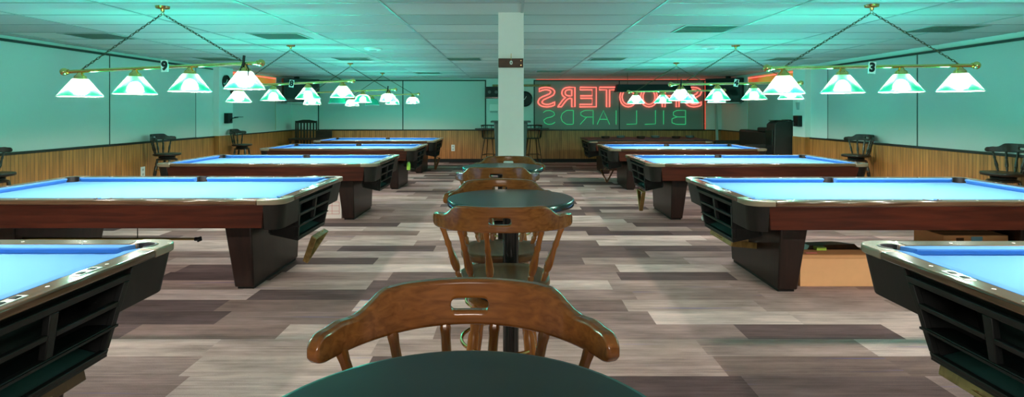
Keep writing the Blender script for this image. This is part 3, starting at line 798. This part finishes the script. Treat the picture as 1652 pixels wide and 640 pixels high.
# round bar tables
def make_bar_table():
    t = empty('bar_table', (0,0,0)); zt = 1.026; r = .305; n = 72
    MB().lathe([(.0001, zt-.004), (r-.010, zt-.004), (r-.010, zt), (.0001, zt)], n=n, caps=False).build('tabletop', M['laminate'], t)
    MB().lathe([(r-.0105, zt-.034), (r-.004, zt-.034), (r, zt-.030), (r, zt-.006), (r-.003, zt-.0015), (r-.0105, zt-.0005)], n=n, caps=False).build('edge_band', M['blackgloss'], t)
    MB().lathe([(.0001, zt-.034), (r-.0108, zt-.034), (r-.0108, zt-.0042), (.0001, zt-.0042)], n=n, caps=False).build('core_board', M['blackgloss'], t)
    MB().lathe([(.038, .03), (.038, zt-.045)], n=24).build('column', M['blackgloss'], t)
    MB().lathe([(.12, zt-.046), (.12, zt-.0345)], n=24).build('top_plate', M['black'], t)
    MB().lathe([(.165, 0), (.17, .012), (.12, .03), (.045, .05)], n=36).build('base', M['blackgloss'], t)
    return t
tb = make_bar_table()
for i, (x, y, lab) in enumerate(((-.068, .683, 'dark round bar table filling the bottom edge of the photo'), (0., 2.73, 'round dark green bar table between two wooden stools, fully in view'), (-.06, 4.27, 'small round bar table half hidden behind a stool, in front of the pillar'))):
    o = tb if i == 0 else copy_tree(tb)
    o.location = (x, y, 0); tag(o, lab, 'table', 'round bar tables down the aisle')

# ------------------------------------------------------------------ boxes and things on the floor
def open_box(loc, w, d, h, label):
    t = empty('cardboard_box', loc, 0, label, 'box')
    m = MB(); e = .006
    m.box(0, w, 0, e, 0, h); m.box(0, w, d-e, d, 0, h); m.box(0, e, e, d-e, 0, h); m.box(w-e, w, e, d-e, 0, h); m.box(e, w-e, e, d-e, 0, e)
    m.build('carton', M['cardboard'], t, bevel=.002, seg=1)
    MB().hexa([(.0, -.002, h-.03), (w, -.002, h-.03), (w, -.006, h-.03), (.0, -.006, h-.03)], [(-.02, -.012, h+.002), (w+.02, -.012, h+.002), (w+.02, -.02, h+.002), (-.02, -.02, h+.002)]).build('front_flap', M['cardboard'], t)
    MB().hexa([(-.02, -.02, h), (w+.02, -.02, h), (w+.01, .10, h+.012), (-.01, .10, h+.012)], [(-.02, -.02, h+.006), (w+.02, -.02, h+.006), (w+.01, .10, h+.018), (-.01, .10, h+.018)]).build('lid_flap', M['cardinside'], t)
    MB().hexa([(.1, .11, h-.01), (w-.05, .11, h-.01), (w-.05, d-.02, h-.01), (.1, d-.02, h-.01)], [(.14, .12, h+.045), (w-.12, .12, h+.06), (w-.2, d-.05, h+.04), (.18, d-.05, h+.03)]).build('packing', M['rackdark'], t)
    MB().box(.05, .14, -.005, .025, h+.0105, h+.016).build('tape_strip', M['redink'], t)
    MB().box(.17, .25, .06, .12, h+.02, h+.045).build('note', M['lime'], t)
    return t
open_box((2.386, 4.66, 0), .64, .36, .262, 'open brown cardboard box on the carpet under the table with lamp card three')
t = empty('long_carton', (3.485, 4.55, 0), 0, 'taped cardboard carton with a blue label under the table with card three', 'box')
MB().box(0, .52, 0, .34, 0, .445).build('carton', M['cardboard'], t, bevel=.004)
MB().box(.22, .31, -.003, 0, .37, .435).build('label_sticker', M['teal'], t)
MB().box(.10, .16, -.0025, 0, .39, .425).build('label_print', M['rackdark'], t)
MB().box(.0, .52, .13, .18, .4445, .4465).build('tape', M['cardinside'], t)
t = empty('storage_box', (-2.78, 7.62, 0), 0, 'white storage box with red lines beside the leg of the third table', 'box')
MB().box(0, .50, 0, .30, 0, .27).build('carton', M['whitebox'], t, bevel=.004)
MB().box(-.006, .506, -.006, .306, .255, .345).build('lid', M['whitebox'], t, bevel=.004)
rl = MB()
for z_ in (.06, .10, .17, .22): rl.box(.28, .47, -.0022, 0, z_, z_+.004)
for x_ in (.28, .37, .466): rl.box(x_, x_+.004, -.0022, 0, .06, .224)
rl.build('print_line', M['redink'], t)
t = empty('spray_bottle', (-1.895, 10.485, .36), 0, 'small lime green spray bottle hung on the fourth table ball box', 'bottle')
MB().lathe([(.030, 0), (.036, .01), (.036, .11), (.022, .15), (.014, .165), (.014, .18)], n=16).build('body', M['lime'], t)
m = MB().box(-.012, .012, -.05, .02, .18, .215); m.box(-.006, .006, -.035, -.025, .13, .18); m.build('trigger', M['white'], t, bevel=.003)

# covered table contents
t = empty('table_cover', (RX, RY[4], ZT+.004), 0, 'dark rumpled cover spread over the unlit table below the neon', 'cover')
rnd = random.Random(4)
nx, ny = 28, 16
vs = []; fs = []
for i in range(nx+1):
    for j in range(ny+1):
        u, v = i/nx*2-1, j/ny*2-1
        vs.append((u*1.44, v*.83, (.012+.02*rnd.random()) if max(abs(u), abs(v)) < .97 else -.03*0+.004))
for i in range(nx):
    for j in range(ny): fs.append((i*(ny+1)+j, (i+1)*(ny+1)+j, (i+1)*(ny+1)+j+1, i*(ny+1)+j+1))
co = MB().add(vs, fs).build('sheet', M['couch'], t, smooth=60)
sd_ = co.modifiers.new('thick', 'SOLIDIFY'); sd_.thickness = .004
for k in range(6):
    x_ = 2.25+.42*k; zz_ = ZT+.03
    o = MB().lathe([(.0001, 0), (.09, 0), (.10, .02), (.105, .05), (.095, .052), (.085, .02), (.0001, .012)], n=18, caps=False).build('ball_tray', M['grey'] if k % 2 else M['blackwood'])
    o.location = (x_, RY[4]+(.18 if k % 2 else -.12), ZT+.034)
    tag(o, 'round dark ball tray standing on the covered unlit table', 'tray', 'trays on the covered table')

# ------------------------------------------------------------------ wall fittings
def wall_clock(loc, face, label, r=.15):
    t = empty('wall_clock', loc, 0, label, 'clock')
    m = MB()
    def P(a, q, d): return (d, q*math.cos(a), q*math.sin(a)) if face == 'X' else (q*math.cos(a), -d, q*math.sin(a))
    n = 32
    rim = MB().loft([[P(2*PI*i/n, r, 0) for i in range(n)], [P(2*PI*i/n, r, .035) for i in range(n)], [P(2*PI*i/n, r*.9, .04) for i in range(n)], [P(2*PI*i/n, r*.86, .02) for i in range(n)]], True, False)
    rim.build('rim', M['blackgloss'], t)
    MB().loft([[P(2*PI*i/n, r*.88, .0) for i in range(n)], [P(2*PI*i/n, r*.88, .018) for i in range(n)]]).build('dial', M['black'], t)
    MB().tube([P(0, 0, .024), P(R(215), r*.6, .024)], .006, 6).build('hand', M['white'], t)
    MB().tube([P(0, 0, .024), P(R(60), r*.4, .024)], .006, 6).build('hand', M['white'], t)
wall_clock((-6.12, 12.13, HC+.635), 'X', 'round black wall clock high on the white pilaster')
wall_clock((.40, YB, HC+.36), 'Y', 'round black wall clock partly hidden behind the square pillar', .22)
# black boxes on the pilasters with a bracket arm
for (x, y, s_, lab, z) in ((-6.12, 12.16, 1, 'small black box with a bracket arm on the pilaster below the clock', HC-.14), (5.88, 11.50, -1, 'small black box with a bracket arm on the pilaster beside the dark tall cabinet', HC-.19)):
    t = empty('chalk_box', (x, y, z), 0, lab, 'box')
    MB().box(min(0, s_*.09), max(0, s_*.09), -.10, .10, -.11, .11).build('housing', M['black'], t, bevel=.006)
    MB().tube([(s_*.09, 0, -.08), (s_*.13, 0, .0), (s_*.26, 0, .02)], .012, 8).build('arm', M['black'], t)
    MB().box(min(s_*.2, s_*.34), max(s_*.2, s_*.34), -.06, .06, .018, .03).build('shelf', M['black'], t)
t = empty('brown_wall_shelf', (-6.12, 12.38, HC+.43), 0, 'short dark shelf on the pilaster beside the clock', 'shelf')
MB().box(0, .16, -.05, .30, -.03, .03).build('board', M['signwood'], t, bevel=.004)
MB().box(0, .02, .0, .2, -.09, -.03).build('bracket', M['signwood'], t)
t = empty('small_dispenser', (5.88, 11.55, HC+.16), 0, 'small white dispenser high on the pilaster above the black box', 'dispenser')
MB().box(-.05, 0, -.06, .06, .03, .12).build('cap', M['white'], t, bevel=.01)
MB().hexa([(-.025, -.03, -.12), (0, -.03, -.12), (0, .03, -.12), (-.025, .03, -.12)], [(-.04, -.045, .03), (0, -.045, .03), (0, .045, .03), (-.04, .045, .03)]).build('body', M['ventlite'], t)

# corner televisions
def corner_tv(loc, rz, label, w=.95, h=.62, d=.55):
    t = empty('corner_television', loc, rz, label, 'television')
    MB().loft([[(-w/2, 0, 0), (w/2, 0, 0), (w/2, 0, h), (-w/2, 0, h)], [(-w/2, .16, 0), (w/2, .16, 0), (w/2, .16, h), (-w/2, .16, h)], [(-w*.3, d, .06), (w*.3, d, .06), (w*.3, d, h*.8), (-w*.3, d, h*.8)]]).build('cabinet', M['black'], t, bevel=.008)
    MB().box(-w/2+.05, w/2-.05, -.006, .0, .09, h-.05).build('screen', M['screen'], t, bevel=.003)
    MB().box(-w*.42, w*.42, -.03, d*.8, -.035, -.006).build('shelf', M['ventlite'], t, bevel=.003)
    MB().box(-.04, .04, d*.55, d*.9, h*.6, CEIL-loc[2]).build('bracket', M['black'], t)
corner_tv((-5.52, 14.95, 1.69), R(40), 'large black television hung in the corner above the slatted bench')
corner_tv((5.55, 14.75, 1.69), R(-38), 'large black television hung in the corner behind lamp card four')
# back wall between the windows
t = empty('wall_speaker', (-.47, YB, HC+.43), 0, 'black speaker box high on the back wall beside the pillar', 'speaker')
MB().box(-.22, .22, -.22, 0, -.02, .27).build('cabinet', M['black'], t, bevel=.008)
MB().box(-.24, .30, -.24, 0, -.06, -.02).build('bracket_shelf', M['blackwood'], t)
for x_ in (-.13, .06):
    MB().tube([(x_, -.219, .12), (x_, -.226, .12)], .045, 16).build('cone', M['grey'], t)
t = empty('wall_board', (.31, YB-.06, HC+.74), 0, 'long thin brown board on the back wall running behind the pillar', 'board')
MB().box(-.83, .83, -.02, .02, -.03, .03).build('board', M['oldbrass'] if 0 else M['rackwood'], t, bevel=.004)
for x_ in (-.7, .0, .45): MB().box(x_-.02, x_+.02, .02, .06, -.02, .02).build('bracket', M['black'], t)
t = empty('wall_mounted_dispenser', (-.48, YB, HC+.0), 0, 'small white dispenser on the back wall under the black speaker', 'dispenser')
MB().box(-.13, .13, -.10, 0, .02, .22).build('body', M['white'], t, bevel=.012)
MB().box(-.10, .10, -.105, -.02, -.03, .02).build('tray', M['ventlite'], t)
# drink ledge along the back wall with two hoop back stools and a cabinet
t = empty('drink_ledge', (0, YB, .93), 0, 'dark ledge along the back wall behind the square pillar', 'ledge')
MB().box(-1.0, 1.06, -.34, -.04, .0, .045).build('shelf', M['laminate'], t, bevel=.006)
for x_ in (-.8, 0, .85): MB().hexa([(x_-.02, -.05, -.22), (x_+.02, -.05, -.22), (x_+.02, -.036, -.22), (x_-.02, -.036, -.22)], [(x_-.02, -.30, 0), (x_+.02, -.30, 0), (x_+.02, -.036, 0), (x_-.02, -.036, 0)]).build('bracket', M['blackwood'], t)
def hoop_stool(x, y, rz, label):
    t = empty('hoop_stool', (x, y, 0), rz, label, 'bar stool', 'hoop-backed stools by the back wall')
    zs = .74
    MB().lathe([(.17, zs-.03), (.20, zs-.02), (.20, zs-.005), (.17, zs), (.02, zs-.008)], n=28).build('seat', M['blackwood'], t)
    arcp = [(.25*math.sin(a), -.22*math.cos(a)+.02, 1.06+.02*math.cos(a)) for a in [R(-110+220*i/16) for i in range(17)]]
    MB().tube(arcp, .016, 8).build('hoop', M['blackwood'], t)
    for k in range(2, 15, 2): MB().tube([(arcp[k][0]*.72, arcp[k][1]*.72, zs-.01), arcp[k]], .008, 6).build('spindle', M['blackwood'], t)
    for sx in (-1, 1):
        for sy in (-1, 1): MB().tube([(sx*.11, sy*.11, zs-.02), (sx*.20, sy*.20, 0)], [.016, .013], 8).build('leg', M['signwood'], t)
        MB().tube([(sx*.165, -.165, .28), (sx*.165, .165, .28)], .010, 6).build('stretcher', M['signwood'], t)
    MB().tube([(-.16, 0, .30), (.16, 0, .30)], .010, 6).build('stretcher', M['signwood'], t)
hoop_stool(-.56, 15.2, R(-20), 'black hoop-backed stool at the back ledge, speaker side of the pillar')
hoop_stool(.60, 15.2, R(15), 'black hoop-backed stool at the back ledge, neon side of the pillar')
t = empty('waste_bin', (0.0, 14.3, 0), 0, 'tall grey bin standing behind the square pillar', 'bin')
MB().loft([[(-.36, -.22, 0), (.36, -.22, 0), (.36, .22, 0), (-.36, .22, 0)], [(-.42, -.26, 1.17), (.42, -.26, 1.17), (.42, .26, 1.17), (-.42, .26, 1.17)]]).build('body', M['grey'], t, bevel=.02)
MB().box(-.50, .50, -.30, .30, 1.17, 1.21).build('lid', M['grey'], t, bevel=.01)

# outlets
for loc, rz, lab in (((XL+.022, 9.55, .42), 0, 'white power outlet on the panelling behind the table with lamp card nine'), ((-1.64, YB-.022, .41), 1, 'white power outlet on the back panelling beside the pillar')):
    t = empty('power_outlet', loc, R(90)*0, lab, 'outlet')
    if rz == 0:
        MB().box(-.002, .006, -.055, .055, -.09, .09).build('plate', M['white'], t, bevel=.003)
        for z_ in (-.04, .04): MB().box(.006, .008, -.02, .02, z_-.018, z_+.018).build('socket', M['ventlite'], t)
    else:
        MB().box(-.05, .05, -.006, .002, -.09, .09).build('plate', M['white'], t, bevel=.003)
        for z_ in (-.04, .04): MB().box(-.02, .02, -.008, -.006, z_-.018, z_+.018).build('socket', M['ventlite'], t)

# slat-backed bench in the far corner, cabinet and sofa on the other side
t = empty('slatted_bench', (-5.59, 15.15, 0), 0, 'dark slat-backed bench in the corner under the television', 'bench')
m = MB()
for x_ in (-.29, .27): m.box(x_, x_+.03, .26, .31, 0, 1.19)
m.build('post', M['blackwood'], t)
MB().loft([[(-.27, .27, 1.13), (.28, .27, 1.13), (.28, .30, 1.13), (-.27, .30, 1.13)], [(-.29, .27, 1.18), (.30, .27, 1.18), (.30, .30, 1.18), (-.29, .30, 1.18)], [(-.08, .27, 1.22), (.09, .27, 1.22), (.09, .30, 1.22), (-.08, .30, 1.22)]]).build('top_rail', M['blackwood'], t, bevel=.004)
for k in range(6): MB().box(-.24+k*.085, -.20+k*.085, .275, .295, .50, 1.13).build('back_slat', M['blackwood'], t)
MB().box(-.30, .72, -.20, .27, .68, .73).build('seat', M['blackwood'], t, bevel=.01)
MB().box(.28, .72, .24, .27, .73, .92).build('low_back', M['blackwood'], t)
for x_ in (-.28, .66):
    for y_ in (-.18, .20): MB().box(x_, x_+.045, y_, y_+.045, 0, .68).build('leg', M['blackwood'], t)
t = empty('tall_cabinet', (5.72, 12.05, 0), 0, 'tall black cabinet standing beyond the pilaster with the black box', 'cabinet')
MB().loft([[(-.20, -.18, 0), (.25, -.18, 0), (.25, .22, 0), (-.20, .22, 0)], [(-.17, -.18, 1.17), (.25, -.18, 1.17), (.25, .22, 1.17), (-.17, .22, 1.17)], [(-.10, -.16, 1.24), (.25, -.16, 1.24), (.25, .2, 1.24), (-.10, .2, 1.24)]]).build('body', M['couch'], t, bevel=.01)
MB().box(-.16, .12, -.14, .14, 1.245, 1.262).build('tray', M['blackwood'], t)
MB().box(-.21, -.195, -.14, .18, .15, 1.05).build('door', M['blackgloss'], t, bevel=.004)
t = empty('dark_sofa', (5.5, 13.5, 0), 0, 'dark upholstered sofa along the wall beyond the tall black cabinet', 'sofa')
MB().box(.24, .48, -1.05, .75, .10, 1.0).build('backrest', M['couch'], t, bevel=.05, seg=3)
MB().box(-.36, .24, -1.0, .70, .10, .46).build('seat', M['couch'], t, bevel=.05, seg=3)
for y_ in (-1.14, .70): MB().box(-.36, .46, y_, y_+.16, .06, .72).build('arm', M['couch'], t, bevel=.05, seg=3)
MB().box(.20, .46, -.98, -.40, .98, 1.08).build('head_cushion', M['couch'], t, bevel=.03, seg=2)
for x_ in (-.32, .40):
    for y_ in (-1.10, .80): MB().box(x_, x_+.05, y_-.02, y_+.03, 0, .10).build('foot', M['black'], t)
# pole leaning in the corner
t = empty('leaning_pole', (5.60, 15.3, 0), 0, 'pale grey pole leaning in the corner beside the red neon edge', 'pole')
MB().hexa([(-.02, -.02, 0), (.045, -.02, 0), (.045, .02, 0), (-.02, .02, 0)], [(.14, .60, 1.74), (.20, .60, 1.74), (.20, .64, 1.74), (.14, .64, 1.74)]).build('shaft', M['ventlite'], t, bevel=.006)
MB().hexa([(.14, .60, 1.74), (.20, .60, 1.74), (.20, .64, 1.74), (.14, .64, 1.74)], [(.143, .61, 1.77), (.197, .61, 1.77), (.197, .637, 1.77), (.143, .637, 1.77)]).build('end_cap', M['black'], t)

# ceiling fittings
def cell(x, y, w=1):
    cx = math.floor((x-.105)/1.22); cy = math.floor(y/.61)
    return .105+1.22*cx, .61*cy
vents = [(-2.85, 6.8, .62, 'beside the first lit lamp bar'), (-5.1, 6.8, .62, 'by the clock wall'), (2.2, 6.2, .62, 'near lamp card three'), (4.9, 6.3, .62, 'over the wall beyond lamp card three'),
         (-.83, 9.8, .62, 'in front of the pillar, clock side'), (1.72, 9.8, .62, 'in front of the pillar, neon side'), (-2.8, 9.8, .62, 'near lamp card eight'), (-5.2, 9.8, .62, 'above the clock pilaster'), (4.9, 9.8, .62, 'near the far pilaster'),
         (3.1, 12.4, 1.2, 'before the neon window'), (-2.0, 13.9, .62, 'close to the back wall'), (.9, 12.9, .62, 'deep in the room beyond the pillar')]
for x, y, w, lab in vents:
    y0 = .61*math.floor(y/.61)+.02; x0 = x-w/2
    t = empty('ceiling_vent', (x, y0+.285, CEIL), 0, 'dark grey ceiling vent '+lab, 'vent', 'dark vents in the ceiling')
    f = MB(); f.box(-w/2, w/2, -.285, -.262, -.010, 0); f.box(-w/2, w/2, .262, .285, -.010, 0); f.box(-w/2, -w/2+.023, -.262, .262, -.010, 0); f.box(w/2-.023, w/2, -.262, .262, -.010, 0)
    f.build('frame', M['ventlite'], t)
    s_ = MB()
    for k in range(9):
        yy = -.25+k*.058
        s_.hexa([(-w/2+.023, yy, -.012), (w/2-.023, yy, -.012), (w/2-.023, yy+.006, -.012), (-w/2+.023, yy+.006, -.012)], [(-w/2+.023, yy+.03, -.002), (w/2-.023, yy+.03, -.002), (w/2-.023, yy+.036, -.002), (-w/2+.023, yy+.036, -.002)])
    s_.box(-w/2+.023, w/2-.023, -.262, .262, -.0025, 0)
    s_.build('louvre_slats', M['vent'], t)
for x, y, lab in ((2.9, 8.2, 'round white ceiling sensor near lamp card four'), (-2.05, 8.4, 'round white ceiling sensor near lamp card eight')):
    t = empty('ceiling_sensor', (x, y, CEIL), 0, lab, 'sensor')
    MB().lathe([(.09, -.03), (.12, -.02), (.13, 0)], n=28).build('base', M['white'], t)
    MB().lathe([(.02, -.045), (.05, -.04), (.06, -.03)], n=20).build('dome', M['ventlite'], t)

# ------------------------------------------------------------------ neon letters in the back window, seen from behind
NY = YB-.052
px2x = lambda px, d: (px-VX)*d/F
t = empty('red_neon_sign', (0, NY, 0), 0, 'large mirrored red neon letters glowing in the back window', 'neon sign')
zc = HC+(180-156.5)*NY/F; hgt = 31.5*NY/F
for ch, px, w in (('S', 881.5, 27), ('R', 913.5, 28), ('E', 948.5, 27), ('T', 981, 28), ('O', 1013.5, 27), ('O', 1047, 27), ('H', 1082, 27), ('S', 1119, 25)):
    me = text_mesh(ch, 1.0, 0, 0, True)
    xs = [v.co.x for v in me.vertices]; ys = [v.co.y for v in me.vertices]
    bpy.data.meshes.remove(me)
    sx = w*NY/F/(max(xs)-min(xs)); sy = hgt/(max(ys)-min(ys)); cx, cy = (max(xs)+min(xs))/2, (max(ys)+min(ys))/2
    cu = bpy.data.curves.new('glyph', 'FONT'); cu.body = ch; cu.size = 1.0; cu.align_x = 'CENTER'; cu.align_y = 'CENTER'; cu.fill_mode = 'NONE'; cu.resolution_u = 5
    ob = bpy.data.objects.new('glyph', cu); COL.objects.link(ob)
    me = bpy.data.meshes.new_from_object(ob.evaluated_get(bpy.context.evaluated_depsgraph_get()))
    bpy.data.objects.remove(ob); bpy.data.curves.remove(cu)
    bm = bmesh.new(); bm.from_mesh(me)
    m = MB(); seen = set()
    for e in bm.edges:
        if e.index in seen or not e.is_valid: continue
        seen.add(e.index); loop = [e.verts[0], e.verts[1]]
        while True:
            nx = [q for q in loop[-1].link_edges if q.index not in seen]
            if not nx: break
            seen.add(nx[0].index); loop.append(nx[0].other_vert(loop[-1]))
        if loop[0] == loop[-1]: loop.pop()
        pts = [(-(v.co.x-cx)*sx, 0, (v.co.y-cy)*sy) for v in loop]
        pts = [p for i, p in enumerate(pts) if (Vector(p)-Vector(pts[i-1])).length > .004]
        if len(pts) > 3: m.tube(pts, .017, 7, True)
    bm.free(); bpy.data.meshes.remove(me)
    o = m.build('neon_letter', M['red'], t); o.location = (px2x(px, NY), 0, zc)
t = empty('green_neon_sign', (0, NY, 0), 0, 'smaller mirrored green neon letters below the red ones in the back window', 'neon sign')
ST = {'B': [[(0,0),(0,1),(.6,1),(.85,.88),(.85,.65),(.6,.53),(.05,.53)], [(.6,.53),(.95,.40),(.95,.12),(.65,0),(0,0)]],
      'I': [[(.5,0),(.5,1)]], 'L': [[(0,1),(0,0.03),(1,0)]], 'A': [[(0,0),(.5,1),(1,0)], [(.2,.36),(.8,.36)]],
      'R': [[(0,0),(0,1),(.65,1),(.95,.86),(.95,.66),(.65,.52),(.05,.52)], [(.5,.52),(1,0)]],
      'D': [[(0,1),(0,0.05),(.1,0),(.55,0),(.9,.22),(1,.5),(.9,.78),(.55,1),(0,1)]],
      'S': [[(1,.84),(.8,.97),(.45,1),(.1,.88),(.05,.68),(.25,.55),(.7,.46),(.95,.32),(.9,.12),(.6,0),(.25,.02),(0,.15)]]}
gh = 22.5*NY/F; gz = HC+(180-200.5)*NY/F
for ch, px, w in (('S', 886, 19), ('D', 915, 20), ('R', 946.5, 21), ('A', 973.5, 20), ('I', 994, 8), ('L', 1019, 16), ('L', 1049, 17), ('I', 1070.5, 8), ('B', 1094.5, 23)):
    m = MB(); ww = w*NY/F
    for st in ST[ch]: m.tube([((.5-x)*ww, 0, y*gh) for x, y in st], .0095, 6)
    o = m.build('neon_letter', M['green'], t); o.location = (px2x(px, NY), 0, gz)
t = empty('red_border_neon', (0, YB-.05, 0), 0, 'thin red border tube along the top and side of the back window', 'neon sign')
MB().tube([(.72, 0, 2.352), (5.52, 0, 2.352)], .007, 6).build('top_tube', M['redline'], t)
MB().tube([(5.515, -.01, 2.30), (5.515, -.01, .94)], .009, 6).build('side_tube', M['redline'], t)
for x_ in (1.0, 3.1, 5.3): MB().box(x_-.008, x_+.008, 0, .05, 2.345, 2.36).build('clip', M['silver'], t)
for z_ in (1.1, 2.2): MB().box(5.507, 5.523, 0, .05, z_-.008, z_+.008).build('clip', M['silver'], t)

# ------------------------------------------------------------------ added unseen fill light behind the camera for the pillar and stools
def area(name, loc, sx, sy, power, col, rot=(0,0,0)):
    l = bpy.data.lights.new(name, 'AREA'); l.shape = 'RECTANGLE'; l.size = sx; l.size_y = sy; l.energy = power; l.color = col
    o = bpy.data.objects.new(name, l); COL.objects.link(o); o.location = loc; o.rotation_euler = rot
    return o
area('rear_fill_light', (0, -4.0, 2.05), 2.4, .5, 165, (1, .90, .80), (R(80), 0, 0))

# ------------------------------------------------------------------ camera, world, colour
w = bpy.data.worlds.new('world'); SC.world = w; w.use_nodes = True
w.node_tree.nodes['Background'].inputs[0].default_value = (.01, .012, .012, 1)
cam = bpy.data.cameras.new('camera'); co = bpy.data.objects.new('camera', cam); COL.objects.link(co)
co.location = (0, 0, HC); co.rotation_euler = (R(90), 0, 0)
cam.sensor_width = 36; cam.lens = 36*F/1652; cam.shift_x = (826-VX)/1652; cam.shift_y = -(320-VY)/1652
cam.clip_start = .02; cam.clip_end = 100
SC.camera = co
SC.view_settings.view_transform = 'Standard'; SC.view_settings.look = 'None'
SC.view_settings.exposure = 0.0; SC.view_settings.gamma = 1.0; SC.view_settings.use_curve_mapping = False
cy = SC.cycles
cy.use_denoising = True
cy.caustics_reflective = False; cy.caustics_refractive = False
cy.max_bounces = 8; cy.diffuse_bounces = 4; cy.glossy_bounces = 4; cy.transmission_bounces = 4
cy.sample_clamp_indirect = 6
